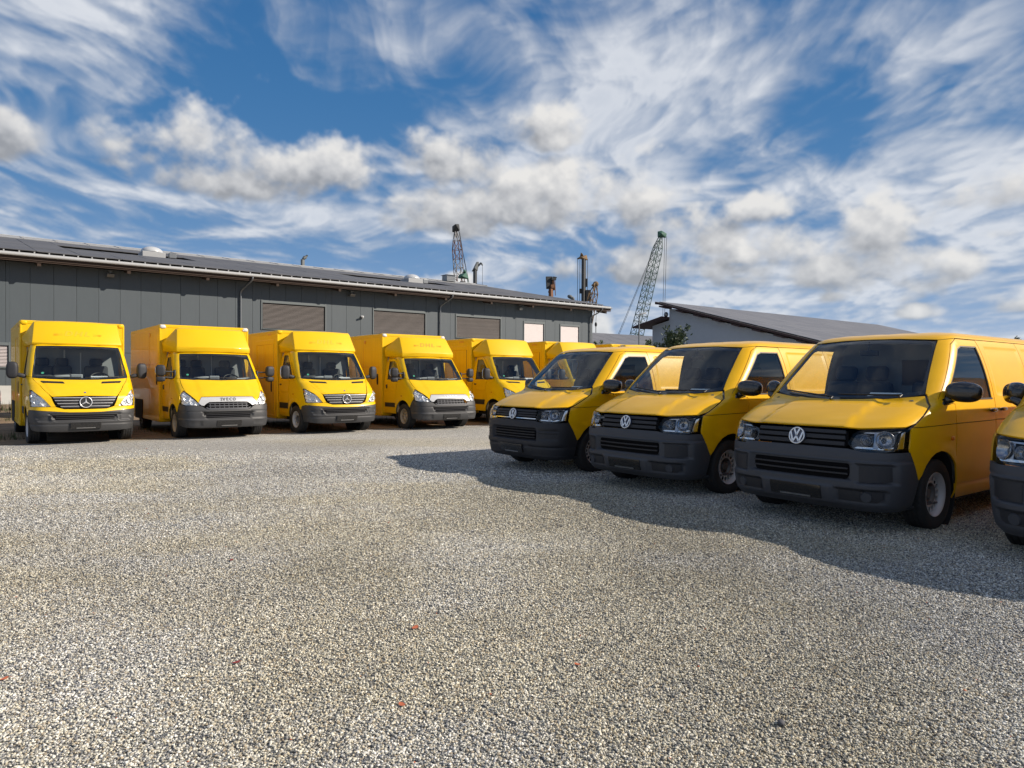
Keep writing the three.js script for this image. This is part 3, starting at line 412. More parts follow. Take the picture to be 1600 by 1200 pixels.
// ---------------------------------------------------------------- the yellow box trucks on the left
const cabA = new Skin([[.205, .83, .86, .10, .22], [.28, .915, .92, .13, .25], [.42, .955, .96, .15, .27], [.55, .965, .975, .16, .27], [.665, .955, .98, .165, .26], [.73, .935, .982, .17, .25], [.80, .925, .983, .175, .25], [.92, .91, .985, .18, .24], [1.0, .885, .985, .18, .24], [1.06, .80, .985, .185, .23], [1.16, .65, .985, .19, .22], [1.27, .50, .983, .19, .2],
  [1.335, .39, .98, .2, .18], [1.38, .345, .975, .21, .16], [1.6, .17, .95, .22, .14], [1.85, -.03, .915, .22, .14], [2.06, -.20, .87, .22, .14], [2.12, -.27, .84, .22, .14], [2.16, -.42, .74, .2, .14], [2.18, -.7, .5, .2, .12], [2.19, -.9, .1, .1, .05]], { zC: -.8, wid: .98, pow: 2.4, tap: .05, tapZ: -.4, tapL: 1.4 });
const cabB = new Skin([[.195, .84, .88, .08, .2], [.28, .925, .93, .10, .22], [.42, .965, .97, .13, .24], [.56, .97, .985, .14, .24], [.66, .955, .99, .15, .24], [.75, .93, .99, .16, .23], [.84, .905, .99, .17, .23], [.92, .87, .988, .18, .23], [.97, .81, .988, .18, .23], [1.06, .68, .986, .19, .22], [1.18, .51, .984, .19, .2], [1.28, .385, .98, .19, .18],
  [1.32, .33, .975, .2, .17], [1.38, .275, .968, .21, .15], [1.6, .09, .94, .21, .14], [1.8, -.07, .91, .22, .14], [1.955, -.195, .88, .22, .14], [2.01, -.26, .85, .22, .14], [2.06, -.42, .74, .2, .14], [2.08, -.7, .5, .2, .12], [2.09, -.9, .1, .1, .05]], { zC: -.8, wid: .98, pow: 2.4, tap: .05, tapZ: -.4, tapL: 1.4 });
function makeTruck(A, ghost, label, group, pos, turn) {
  const k = A ? cabA : cabB, F = (x, y) => k.F(x, y), S = (z, y) => k.S(z, y), t = thing('box_truck', label, 'delivery truck', pos, turn, group), AR = .44, AY = .35;
  const both = (p, o) => [k.patch(p, o), k.patch(mir(p), o)], ya = a => S(AR * Math.cos(a * Math.PI / 180), AY + AR * Math.sin(a * Math.PI / 180));
  const belt = A ? 1.40 : 1.38, topY = A ? 2.06 : 1.955;
  // bumper
  const bp = A ? sym([F(0, .268), F(.5, .27), F(.84, .29), S(.52, .305), S(.435, .31), S(.42, .47), S(.362, .60), S(.42, .69), S(.6, .716), F(.9, .716), F(.6, .692), F(.3, .667), F(0, .662)])
    : sym([F(0, .255), F(.5, .257), F(.86, .28), S(.52, .30), S(.435, .305), S(.42, .47), S(.362, .60), S(.44, .73), S(.515, .80), S(.60, .775), F(.92, .765), F(.64, .768), F(.56, .74), F(.50, .69), F(.42, .664), F(0, .66)]);
  const rel = A ? P => -.05 * inRect(P, -1, .62 - (.62 - P[1]) * .7, .50, .628) - .028 * inRect(P, .64, .84 + (P[1] - .55) * .6, .50, .60) - .01 * inRect(P, -1, 1, .43, .437, .02) : P => -.05 * inRect(P, -1, .56 - (.61 - P[1]) * .5, .465, .605) - .012 * inRect(P, .5, 1.2, .612, .628, .012) + .016 * inRect(P, -1, 1.2, .28, .45, .03) - .02 * inRect(P, .58, .80, .33, .41);
  const bumper = mk('bumper', k.patch(bp, { cell: .026, relief: rel, skirt: .03 }), A ? mats.plasticSun : mats.plasticSun, t);
  mk('intake', k.patch(A ? sym([F(0, .50), F(.53, .505), F(.61, .62), F(0, .625)]) : sym([F(0, .468), F(.49, .47), F(.555, .60), F(0, .602)]), { off: -.045, skirt: 0, cell: .026 }), mats.deep, bumper);
  for (const y of A ? [.545, .585] : [.51, .555]) mk('intake_bar', k.patch(sym([F(0, y - .006), F(.53, y - .006), F(.53, y + .006), F(0, y + .006)]), { off: -.03, skirt: .02 }), mats.plastic, bumper);
  const py = A ? .335 : .30; mk('plate_holder', k.patch(sym([F(0, py), F(.27, py), F(.27, py + .125), F(0, py + .125)]), { off: .026, skirt: .024 }), mats.gloss, bumper); mk('plate_strip', k.patch(sym([F(0, py + .01), F(.17, py + .01), F(.17, py + .024), F(0, py + .024)]), { off: .031, skirt: .004 }), mats.silver, bumper);
  // grille
  if (A) {
    mk('front_panel', k.patch(sym([F(0, .668), F(.3, .673), F(.6, .698), F(.9, .722), S(.6, .722), S(.6, .782), F(.9, .782), F(.52, .782), F(.47, .762), F(.38, .735), F(0, .73)]), { cell: .05 }), mats.yellow, t);
    const gr = mk('grille', k.patch(sym([F(0, .735), F(.38, .74), F(.47, .77), F(.535, .85), F(.585, .97), F(.575, .99), F(0, 1.003)]), { off: -.03, skirt: 0 }), mats.deep, t);
    for (const [y, w] of [[.782, .45], [.842, .505], [.902, .545], [.958, .57]]) { mk('grille_bar', k.patch(sym([F(0, y - .021), F(w - .02, y - .021), F(w, y + .021), F(0, y + .021)]), { off: -.004, skirt: .026 }), mats.plastic, gr); mk('grille_bar', k.patch(sym([F(0, y + .009), F(w - .01, y + .009), F(w - .004, y + .017), F(0, y + .017)]), { off: .002, skirt: .006 }), mats.steel, gr); }
    mk('badge', [...ringStar(.115)].map(prep).map(g => k.onto(g, 0, k.sOf(.872), .022)), mats.badge, t); mk('badge_back', k.onto(cyl(.105, .11, .03, [0, 0, 0], [Math.PI / 2, 0, 0], 36), 0, k.sOf(.872), 0), mats.black, t);
    mk('bonnet_emblem', k.onto(cyl(.02, .02, .006, [0, 0, 0], [Math.PI / 2, 0, 0], 20), 0, k.sOf(1.07), .004), mats.blueInk, t);
  } else {
    const gr = mk('grille', k.patch(sym([F(0, .668), F(.41, .672), F(.475, .715), F(.465, .79), F(.41, .835), F(0, .84)]), { off: -.03, skirt: 0 }), mats.deep, t);
    mk('grille_surround', k.patch([...sym([F(0, .664), F(.42, .668), F(.50, .70), F(.49, .80), F(.43, .845), F(0, .85)])].length ? sym([F(0, .664), F(.42, .668), F(.50, .71), F(.475, .725), F(.41, .688), F(0, .684)]) : [], { off: .004, skirt: .03 }), mats.plasticGrey, t);
    for (const y of [.70, .755, .81]) mk('grille_bar', k.patch(sym([F(0, y - .01), F(.43, y - .01), F(.43, y + .01), F(0, y + .01)]), { off: -.008, skirt: .02 }), mats.plasticGrey, gr);
    const st = []; for (let x = -.4; x <= .401; x += .1) st.push(k.patch([F(x - .008, .68), F(x + .008, .68), F(x + .008, .83), F(x - .008, .83)].map((p, i, a) => x < 0 ? a[i] : p), { off: -.014, skirt: .012 })); for (const g of st) mk('grille_post', g, mats.plasticGrey, gr);
    mk('white_panel', k.patch(sym([F(0, .848), F(.42, .843), F(.49, .80), F(.53, .76), F(.59, .772), F(.64, .825), F(.608, .88), F(.56, .95), F(0, .957)]), { cell: .04 }), mats.panelWhite, t);
    const letters = 'IVECO'; const lw = [-.185, -.105, -.012, .075, .17]; for (let i = 0; i < 5; i++) if (ghost !== 'plain') mk('letter', k.onto(text(letters[i], .058, .008), k.F(lw[i] || .001, .9)[0] , k.sOf(.902), .002), mats.steel, t);
  }
  // headlights
  for (const sd of [1, -1]) {
    const M = p => sd > 0 ? p : mir(p);
    const hp = A ? [F(.60, .792), F(.9, .788), S(.59, .79), S(.49, .985), S(.415, 1.12), F(.90, 1.118), F(.81, 1.03), F(.70, .92)] : [F(.60, .776), F(.9, .774), S(.60, .79), S(.555, .845), S(.465, 1.0), S(.418, 1.13), F(.875, 1.10), F(.77, .985), F(.68, .875)];
    const pl = M(hp), h = mk('headlight', k.patch(grow(pl, -.004), { off: -.035, skirt: -.03, cell: .025, relief: P => .012 * Math.sin(P[1] * 75) * Math.sin(P[0] * 60) }), mats.facet ??= std(lin(.80, .81, .82), .35, .1), t);
    const bowl = (x, y, r) => { const g = new THREE.LatheGeometry([[.004, -.05], [r * .5, -.045], [r * .85, -.02], [r, .004], [r * 1.05, 0]].map(p => new THREE.Vector2(...p)), 24); g.rotateX(Math.PI / 2); const [u, s] = F(sd * x, y); mk('reflector', k.onto(g, u, s, -.012), mats.bowlBright ??= std(lin(.72, .73, .74), .25, .5), h); };
    if (A) { bowl(.72, .848, .05); bowl(.84, .895, .065); bowl(.90, 1.02, .05); } else { bowl(.76, .83, .055); bowl(.86, .92, .07); bowl(.93, 1.03, .05); }
    const [iu, is] = M([S(A ? .47 : .44, A ? 1.06 : 1.08)])[0]; mk('indicator', k.onto(superball(.04, .03, .012, 2.5, 14), iu, is, -.03), mats.amber, h);
    mk('lens', k.patch(pl, { off: -.002, skirt: .012, cell: .04 }), mats.lens, h);
  }
  // bonnet, wings
  const hood = A ? sym([F(0, 1.01), F(.58, .996), F(.628, 1.05), F(.753, 1.22), F(.872, 1.378), F(.6, 1.348), F(.3, 1.336), F(0, 1.332)]) : sym([F(0, .963), F(.568, .956), F(.615, .887), F(.645, .833), F(.675, .88), F(.765, .99), F(.84, 1.075), F(.866, 1.2), F(.868, 1.358), F(.6, 1.335), F(0, 1.318)]);
  mk('bonnet', k.patch(hood, { cell: .035, relief: A ? P => -.008 * sstep(.52 + (P[1] - 1) * .55, .56 + (P[1] - 1) * .55, Math.abs(P[0])) : P => .01 * sstep(.62, .5, Math.abs(P[0])) }), mats.yellow, t);
  if (A) for (const sd of [1, -1]) { const v = [F(.33, 1.255), F(.70, 1.27), F(.745, 1.312), F(.355, 1.296)]; mk('vent', k.patch(rnd(sd > 0 ? v : mir(v), .01), { off: .003, skirt: .01 }), mats.black, t); }
  const arcUp = [38, 55, 72, 90, 108, 125, 142, 158].map(ya);
  const wing = A ? [F(.525, .79), F(.56, .86), F(.60, .978), F(.64, 1.045), F(.765, 1.218), F(.885, 1.388), S(.03, 1.405), S(-.335, 1.35), S(-.428, 1.0), S(-.432, .43), ...[...arcUp].reverse(), S(.362, .605), S(.42, .697), S(.594, .722), S(.594, .782), S(.495, .985), S(.42, 1.128), F(.905, 1.126), F(.815, 1.035), F(.705, .92), F(.604, .787)]
    : [F(.85, 1.082), F(.876, 1.2), F(.878, 1.366), S(.0, 1.388), S(-.335, 1.34), S(-.428, 1.0), S(-.432, .43), ...[...arcUp].reverse(), S(.365, .607), S(.444, .737), S(.515, .808), S(.55, .85), S(.47, 1.0), S(.423, 1.14), F(.88, 1.108)];
  mk('wing', both(wing, { cell: .05, relief: P => P[1] < .9 && P[2] < .5 ? .012 * sstep(.55, .49, Math.hypot(P[2], P[1] - AY)) : 0 }), mats.yellow, t);
  const pc = A ? [F(.893, 1.396), S(.02, 1.412), S(-.36, 1.78), S(-.60, 2.02), S(-.70, 2.075), S(-1.11, 2.085), S(-1.11, 2.15), F(.80, 2.10), F(.785, 2.055), F(.84, 1.72)] : [F(.872, 1.372), S(.0, 1.392), S(-.30, 1.68), S(-.52, 1.90), S(-.64, 1.96), S(-1.11, 1.97), S(-1.11, 2.05), F(.80, 2.0), F(.785, 1.95), F(.83, 1.66)];
  for (const g of both(pc, { cell: .05 })) mk('pillar', g, mats.yellow, t);
  mk('roof', k.patch(sym([F(0, topY + .01), F(.5, topY + .008), F(.80, topY - .002), F(.82, topY + .05), S(-1.1, topY + .06), [U1 + .3, k.sEnd - .002], [0, k.sEnd - .002]]), { cell: .09, skirt: 0 }), mats.yellow, t);
  // windscreen
  const wb = A ? [[0, 1.345], [.3, 1.35], [.6, 1.364], [.872, 1.398]] : [[0, 1.328], [.3, 1.334], [.6, 1.348], [.855, 1.376]], wt = A ? [[.79, 2.05], [.4, 2.07], [0, 2.073]] : [[.79, 1.942], [.4, 1.962], [0, 1.965]];
  mk('windscreen', k.patch(rnd(sym([...wb, ...wt].map(p => F(...p))), .03), { off: -.008, skirt: 0, cell: .08 }), mats.glass, t);
  mk('windscreen_seal', [k.patch(sym([...wb.map(p => F(p[0] * 1.005, p[1] - .006)), ...[...wb].reverse().map(p => F(p[0] * .96, p[1] + .035))]), { off: -.013, skirt: 0 }), k.patch(sym([...[...wt].reverse().map(p => F(p[0] * .97, p[1] - .035)), ...wt.map(p => F(p[0] * 1.004, p[1] + .006))]), { off: -.013, skirt: 0 }), ...both([F(wb[3][0] * 1.006, wb[3][1]), F(wt[0][0] * 1.006, wt[0][1]), F(wt[0][0] - .028, wt[0][1]), F(wb[3][0] - .028, wb[3][1])], { off: -.013, skirt: 0 })], mats.black, t);
  for (const [x0, x1, d] of A ? [[.70, .05, 0], [-.02, -.70, 0]] : [[.25, -.55, .02], [.75, .15, .02]]) { const pts = [0, .25, .5, .75, 1].map(q => { const x = lerp(x0, x1, q), [u, s] = F(x, wb[0][1] + .03 + .035 * x * x + d * (1 - q)); return k.at(u, s, .02)[0]; }); mk('wiper', tube(pts, .009, 16, 6), mats.black, t); }
  mk('cowl', k.patch(sym([...wb.map(p => F(p[0] * .99, p[1] - .02)), ...[...wb].reverse().map(p => F(p[0] * .99, p[1] + .006))]), { off: -.022, skirt: 0 }), mats.black, t);
  for (const sd of [1, -1]) {
    const M = p => sd > 0 ? p : mir(p), P = (p, o) => k.patch(M(p), o), b = belt - .03, hT = A ? 2.0 : 1.885;
    const fr = A ? [S(.0, 1.405), S(-.37, 1.765), S(-.61, 2.008), S(-.71, 2.062), S(-1.02, 2.066), S(-1.05, 1.37), S(-.96, 1.37), S(-.95, 1.985), S(-.71, 1.985), S(-.63, 1.945), S(-.40, 1.70), S(-.13, 1.375)] : [S(-.02, 1.38), S(-.31, 1.665), S(-.53, 1.888), S(-.65, 1.948), S(-1.02, 1.952), S(-1.05, 1.34), S(-.96, 1.34), S(-.95, 1.875), S(-.65, 1.872), S(-.56, 1.835), S(-.33, 1.60), S(-.13, 1.345)];
    const d = mk('door', [P([S(-.441, .45), S(-.445, .40), S(-1.05, .40), S(-1.05, b), S(-.13, b), S(-.345, 1.345), S(-.437, 1.0)], { cell: .07, relief: Q => .006 * sstep(1.02, 1.05, Q[1]) }), P(fr, { cell: .05 })], mats.yellow, t);
    const win = A ? [S(-.125, 1.37), S(-.395, 1.705), S(-.625, 1.95), S(-.71, 1.99), S(-.955, 1.99), S(-.965, 1.365)] : [S(-.125, 1.34), S(-.325, 1.605), S(-.555, 1.84), S(-.65, 1.877), S(-.955, 1.88), S(-.965, 1.335)];
    mk('door_window', P(rnd(win, .04), { off: -.012, skirt: 0, cell: .12 }), mats.sideGlass, d);
    const zq = A ? -.46 : -.40; mk('window_bar', [P([S(zq, b), S(zq - .022, b), S(zq - .06, hT - .22), S(zq - .04, hT - .22)], { off: .002, skirt: .02 })], mats.black, d);
    mk('window_seal', [P([S(-.13, b - .006), S(-.97, b - .006), S(-.97, b + .012), S(-.13, b + .012)], { off: .006, skirt: .012 }), P([...win.slice(0, 5), ...win.slice(0, 5).map(([u, s]) => [u + .012, s - .016]).reverse()], { off: -.005, skirt: 0 }), P([S(-.948, b), S(-.966, b), S(-.958, hT - .01), S(-.94, hT - .01)], { off: -.003, skirt: .01 })], mats.black, d);
    mk('side_strip', P([S(-.47, A ? .60 : .58), S(-1.045, A ? .60 : .58), S(-1.045, A ? .75 : .70), S(-.455, A ? .75 : .70)], { off: .012, skirt: .014 }), mats.plastic, d);
    const [hu, hs] = M([S(-.95, A ? 1.22 : 1.16)])[0]; mk('handle', k.onto(A ? superball(.06, .02, .02, 3, 14) : superball(.034, .06, .02, 3, 14), hu, hs, .014), mats.gloss, d);
    const [ru, rs] = M([S(-.1, A ? .98 : .9)])[0]; mk('side_indicator', k.onto(superball(.03, .016, .01, 3, 12), ru, rs, .004), mats.amber, t);
    const mf = p => P(grow(p, .012), { off: -.035, skirt: 0, cell: .12 });
    mk('lining', [mf(pc), mf(fr), mf([S(-.3, .45), S(-1.1, .40), S(-1.1, b), S(0, b), S(0, .95), S(-.3, .9)])], mats.lining, t);
    const rearQ = [S(-1.056, .40), S(-1.12, .40), S(-1.12, topY + .05), S(-1.026, topY + .01)]; mk('cab_rear_post', P(rearQ, { cell: .1 }), mats.yellow, t);
    // mirrors on arms
    const mxx = sd * (A ? 1.21 : 1.245), my = A ? 1.535 : 1.50;
    const mm = mk('mirror', A ? [superball(.105, .175, .075, 3.2, 26, [mxx, my, -.04], [0, sd * .2, 0]), superball(.10, .045, .05, 2.6, 16, [sd * 1.06, my - .11, -.05], [0, 0, sd * .25])] : [superball(.105, .13, .075, 3.4, 26, [mxx, my + .05, -.02], [0, sd * .2, 0]), superball(.10, .062, .07, 3.2, 22, [mxx, my - .145, -.02], [0, sd * .2, 0])], mats.plastic, t);
    if (!A) { mk('mirror_arm', rod([sd * .93, my + .02, -.06], [sd * 1.2, my + .03, -.03], .017, 8), mats.plastic, mm); mk('mirror_arm', rod([sd * .93, my - .12, -.06], [sd * 1.2, my - .1, -.03], .017, 8), mats.plastic, mm); mk('mirror_foot', superball(.03, .12, .07, 3, 16, [sd * .94, my - .05, -.08]), mats.plastic, mm); }
    else mk('mirror_foot', hull([[sd * .945, 1.38, -.02], [sd * .945, 1.38, -.22], [sd * .93, 1.50, -.20], [sd * .96, 1.39, -.08]], .014), mats.plastic, mm);
    mk('mirror_glass', superball(.088, A ? .155 : .11, .01, 3.2, 18, [mxx + sd * .012, A ? my : my + .05, A ? -.112 : -.092], [0, sd * .2, 0]), mats.chrome, mm);
  }
  // wind deflector over the cab
  const W = A ? 1.025 : 1.055, T = A ? 2.655 : 2.68, Z0 = -1.13, Z1 = -4.95, B0 = .30;
  const dfl = A ? hull([[.81, 2.13, -.40, .055], [-.81, 2.13, -.40, .055], [.40, 2.125, -.26, .035], [-.40, 2.125, -.26, .035], [.74, 2.53, -.68, .09], [-.74, 2.53, -.68, .09], [.3, 2.55, -.60, .08], [-.3, 2.55, -.60, .08], [.55, 2.58, -1.08, .05], [-.55, 2.58, -1.08, .05], [.955, 2.25, -1.08, .04], [-.955, 2.25, -1.08, .04], [.93, 2.09, -1.08, .03], [-.93, 2.09, -1.08, .03]], .05, .5)
    : hull([[.82, 2.02, -.34, .03], [-.82, 2.02, -.34, .03], [.42, 2.03, -.24, .03], [-.42, 2.03, -.24, .03], [.80, 2.10, -.36, .06], [-.80, 2.10, -.36, .06], [.42, 2.11, -.23, .03], [-.42, 2.11, -.23, .03], [.70, 2.47, -.68, .12], [-.70, 2.47, -.68, .12], [.3, 2.485, -.60, .1], [-.3, 2.485, -.60, .1], [.5, 2.52, -1.08, .05], [-.5, 2.52, -1.08, .05], [.97, 2.22, -1.08, .03], [-.97, 2.22, -1.08, .03], [.95, 2.03, -1.08, .03], [-.95, 2.03, -1.08, .03]], .05, .5);
  const deflector = mk('wind_deflector', dfl, mats.boxYellow, t);
  if (ghost && ghost !== 'plain') {
    const probe = new THREE.Mesh(dfl.clone(), new THREE.MeshBasicMaterial({ side: THREE.DoubleSide })); probe.updateMatrixWorld(); const rc = new THREE.Raycaster(), hit = y => { rc.set(new THREE.Vector3(.05, y, 5), new THREE.Vector3(0, 0, -1)); return rc.intersectObject(probe)[0].point.z; };
    const ya = 2.27, yb = 2.42, za = hit(ya), zb = hit(yb), tilt = Math.atan2(za - zb, yb - ya), sh = new THREE.Matrix4().set(1, .3, 0, 0, 0, 1, 0, 0, 0, 0, 1, 0, 0, 0, 0, 1), m = ghost === 'strong' ? mats.ghost : mats.ghostFaint;
    const put = g => { g.applyMatrix4(sh); g.applyMatrix4(mat4([0, (ya + yb) / 2, (za + zb) / 2 + .001], [-tilt, 0, 0])); return g; };
    const gl = text('DHL', .13, .002); gl.scale(1.45, 1, 1); mk('lettering', [put(gl), ...[-.05, -.03, -.01].flatMap(q => [put(bx(.16, .006, .002, [-.36, q, .001])), put(bx(.16, .006, .002, [.38, q, .001]))])], m, t);
  }
  // load box with rails, corner posts, doors
  const box = mk('load_box', bx(W * 2, T - B0, Z0 - Z1, [0, (T + B0) / 2, (Z0 + Z1) / 2], undefined, .035, 4), mats.boxYellow, t);
  for (const sd of [1, -1]) {
    mk('corner_post', bx(.05, T - B0 - .06, .15, [sd * (W - .019), (T + B0) / 2, Z0 - .068], undefined, .02, 3), mats.boxYellow, box);
    mk('top_rail', bx(.05, .11, Z0 - Z1 - .2, [sd * (W - .019), T - .06, (Z0 + Z1) / 2], undefined, .02, 3), mats.boxYellow, box);
    mk('bottom_rail', bx(.04, .10, Z0 - Z1 - .2, [sd * (W - .014), B0 + .055, (Z0 + Z1) / 2], undefined, .012, 2), mats.boxYellow, box);
    if (A) {
      mk('door_frame', [bx(.03, .13, 1.5, [sd * (W - .004), T - .30, Z0 - .93], undefined, .01), bx(.03, 1.95, .1, [sd * (W - .004), B0 + 1.04, Z0 - 1.63], undefined, .01), bx(.03, 1.95, .08, [sd * (W - .004), B0 + 1.04, Z0 - .215], undefined, .01)], mats.boxYellow, box);
      mk('door_gap', bx(.012, 1.93, .018, [sd * (W - .002), B0 + 1.03, Z0 - .27]), mats.dark, box); mk('door_gap', bx(.012, 1.93, .012, [sd * (W - .002), B0 + 1.03, Z0 - .93]), mats.ghost, box);
      mk('door_handle', superball(.016, .14, .045, 3, 16, [sd * (W + .004), 1.15, Z0 - .42]), mats.black, box);
      mk('small_print', bx(.004, .05, .26, [sd * (W + .008), T - .10, Z0 - .55]), mats.ghost, box);
    } else {
      mk('panel_joint', bx(.008, .012, Z0 - Z1 - .3, [sd * W, 1.72, (Z0 + Z1) / 2]), mats.ghost, box); mk('panel_joint', bx(.008, T - B0 - .3, .012, [sd * W, (T + B0) / 2, Z0 - 1.2]), mats.ghost, box);
      mk('door_handle', superball(.016, .16, .05, 3.4, 16, [sd * (W + .004), 1.36, Z0 - .28]), mats.black, box); mk('roof_lamp', superball(.012, .05, .05, 3.4, 14, [sd * (W + .006), T - .22, Z0 - 1.1]), mats.ghost, box);
    }
    mk('corner_cap', superball(.07, .05, .05, 2.8, 16, [sd * (W - .075), T - .055, Z0 - .02]), A ? mats.boxYellow : mats.white, box);
    if (!A) mk('marker_light', superball(.028, .02, .012, 2.5, 12, [sd * (W - .12), T - .07, Z0 + .014]), mats.white, box);
  }
  mk('front_rail', bx(W * 2 - .14, .07, .03, [0, T - .045, Z0 - .008], undefined, .012), mats.boxYellow, box);
  // wheel cut-outs, chassis, wheels
  for (const sd of [1, -1]) mk('wheel_arch', bx(.03, .52, 1.02, [sd * (W + .002), .54, -3.66], undefined, .012), mats.dark, box);
  mk('underbody', [bx(1.5, .2, 5.2, [0, .38, -2.2], undefined, .03), bx(1.2, .35, .5, [0, .6, .4], undefined, .03), bx(1.3, .6, .1, [0, .7, -.45])], mats.dark, t);
  for (const sd of [1, -1]) { const hou = []; const g = new THREE.CylinderGeometry(.45, .45, .36, 28, 1, true, 0, Math.PI); g.rotateZ(Math.PI / 2); g.applyMatrix4(mat4([sd * .77, AY, 0], [-Math.PI / 2, 0, 0])); hou.push(g, bx(.02, .7, .9, [sd * .58, .6, 0])); mk('wheel_housing', hou, mats.dark, t); }
  for (const sd of [1, -1]) { wheelOf(t, A ? WHEEL.truckSilver : WHEEL.truck, sd * .86, 0, sd, A ? .04 : 0); wheelOf(t, WHEEL.truckSilver, sd * .90, -3.66, sd); }
  // cab inside
  const dh = belt - .06;
  mk('dashboard', [hull([[-.84, dh - .25, -.1], [.84, dh - .25, -.1], [-.84, dh, -.02], [.84, dh, -.02], [-.75, dh, .16], [.75, dh, .16], [-.84, dh - .03, -.3], [.84, dh - .03, -.3], [-.84, dh - .4, -.28], [.84, dh - .4, -.28]], .03), superball(.2, .06, .12, 2.6, 18, [.42, dh + .02, -.18])], mats.dash, t);
  mk('steering_wheel', [moved(new THREE.TorusGeometry(.2, .017, 10, 36), [.42, dh + .0, -.36], [-.75, 0, 0]), moved(superball(.07, .05, .03, 2.6, 14), [.42, dh, -.355], [-.75, 0, 0]), rod([.23, dh, -.36], [.61, dh, -.36], .014)], mats.black, t);
  for (const x of [.42, -.25, -.62]) { const w = x > 0 ? .48 : .38; mk('seat', [bx(w, .16, .45, [x, .98, -.62], [.08, 0, 0], .06, 3), bx(w, .66, .15, [x, 1.32, -.9], [-.16, 0, 0], .06, 3), bx(.26, .18, .1, [x, 1.73, -.96], [-.12, 0, 0], .05, 3)], mats.seat, t); }
  mk('bulkhead', [bx(1.8, 1.5, .02, [0, 1.3, -1.06])], mats.interior ??= std(lin(.27, .28, .29), .8), t); mk('cab_floor', bx(1.75, .04, 1.4, [0, .62, -.4]), mats.dark, t); mk('grab_rail', [rod([-.2, 1.2, -1.02], [-.2, 2.0, -1.02], .02), rod([.12, 1.35, -1.02], [.12, 1.95, -1.02], .016)], mats.steel, t);
  mk('dash_clutter', [bx(.3, .06, .18, [-.35, dh + .06, -.1], [0, .3, .1], .02), bx(.22, .09, .12, [-.05, dh + .07, -.12], [0, -.2, 0], .02)], mats.interior, t);
  mk('sticker', [k.onto(cyl(.026, .026, .003, [0, 0, 0], [Math.PI / 2, 0, 0], 20), ...F(-.70, belt + .09), -.02)], mats.green, t);
  return t;
}
const truckSpots = [[-9.40, 15.45, -37.6], [-7.03, 16.96, -37.5], [-4.72, 18.55, -38.2], [-2.22, 20.17, -37.2], [.22, 22.0, -37.4], [2.6, 23.6, -37.4], [5.05, 25.3, -37.4]];
const placeT = i => [[truckSpots[i][0], 0, -truckSpots[i][1]], -truckSpots[i][2] * Math.PI / 180], TG = 'yellow box trucks parked in a row on the left';
const truckA = makeTruck(true, 'faint', 'yellow box truck with round star emblem, first on the left', TG, ...placeT(0));
const truckB = makeTruck(false, 'plain', 'yellow box truck with white grille panel and dark bumper, second from the left', TG, ...placeT(1));
{ const lw = [-.155, -.098, -.024, .05, .13], w = 'IVECO'; for (let i = 0; i < 5; i++) mk('letter', cabB.onto(text(w[i], .074, .006), Math.sign(lw[i]) * cabB.F(Math.abs(lw[i]), .9)[0], cabB.sOf(.903), .002), mats.letterGrey = std(lin(.13, .135, .14), .5), truckB); }
copyThing(truckA, ...placeT(2), 'yellow box truck with star emblem, between the two trucks with white grille panels', TG);
makeTruck(false, 'strong', 'yellow box truck with white grille panel and faded letters above its windscreen', TG, ...placeT(3));
const truckC = copyThing(truckA, ...placeT(4), 'yellow box truck partly hidden by the farthest panel van, whole windscreen showing', TG);
copyThing(truckA, ...placeT(5), 'yellow box truck showing over the roof edge of the farthest panel van', TG);
copyThing(truckA, ...placeT(6), 'yellow box truck of which only the roof shows, farthest in the row', TG);
truckC.children.filter(c => c.name === 'lettering').forEach(c => truckC.remove(c));
// ---------------------------------------------------------------- the grey hall behind the trucks
const YARD = 38 * Math.PI / 180;                            // halls, trucks and vans all stand on one grid
Object.assign(mats, {
  panel: std(lin(.080, .098, .111), .5, 0, { map: dustTex }), panelB: std(lin(.076, .094, .106), .5, 0, { map: dustTex }), plinth: std(lin(.5, .5, .47), .9, 0, { map: dustTex }),
  wood: std(lin(.05, .03, .02), .8, 0, { map: streakTex }), gutter: std(lin(.47, .48, .48), .45, .1), pipe: std(lin(.22, .23, .235), .35, .6), roofing: std(lin(.05, .05, .052), .8), pv: std(lin(.085, .085, .088), .6), pvB: std(lin(.097, .097, .1), .62),
  ridge: std(lin(.33, .34, .345), .6), slat: std(lin(.21, .19, .18), .5, .1), slatPale: std(lin(.54, .485, .475), .55), frame: std(lin(.12, .14, .145), .5), dome: phys(lin(.58, .60, .61), .3, 0, { transmission: .25, thickness: 0 }), whiteWall: std(lin(.40, .44, .50), .9, 0, { map: dustTex }), void: std(lin(.01, .011, .012), .9),
});
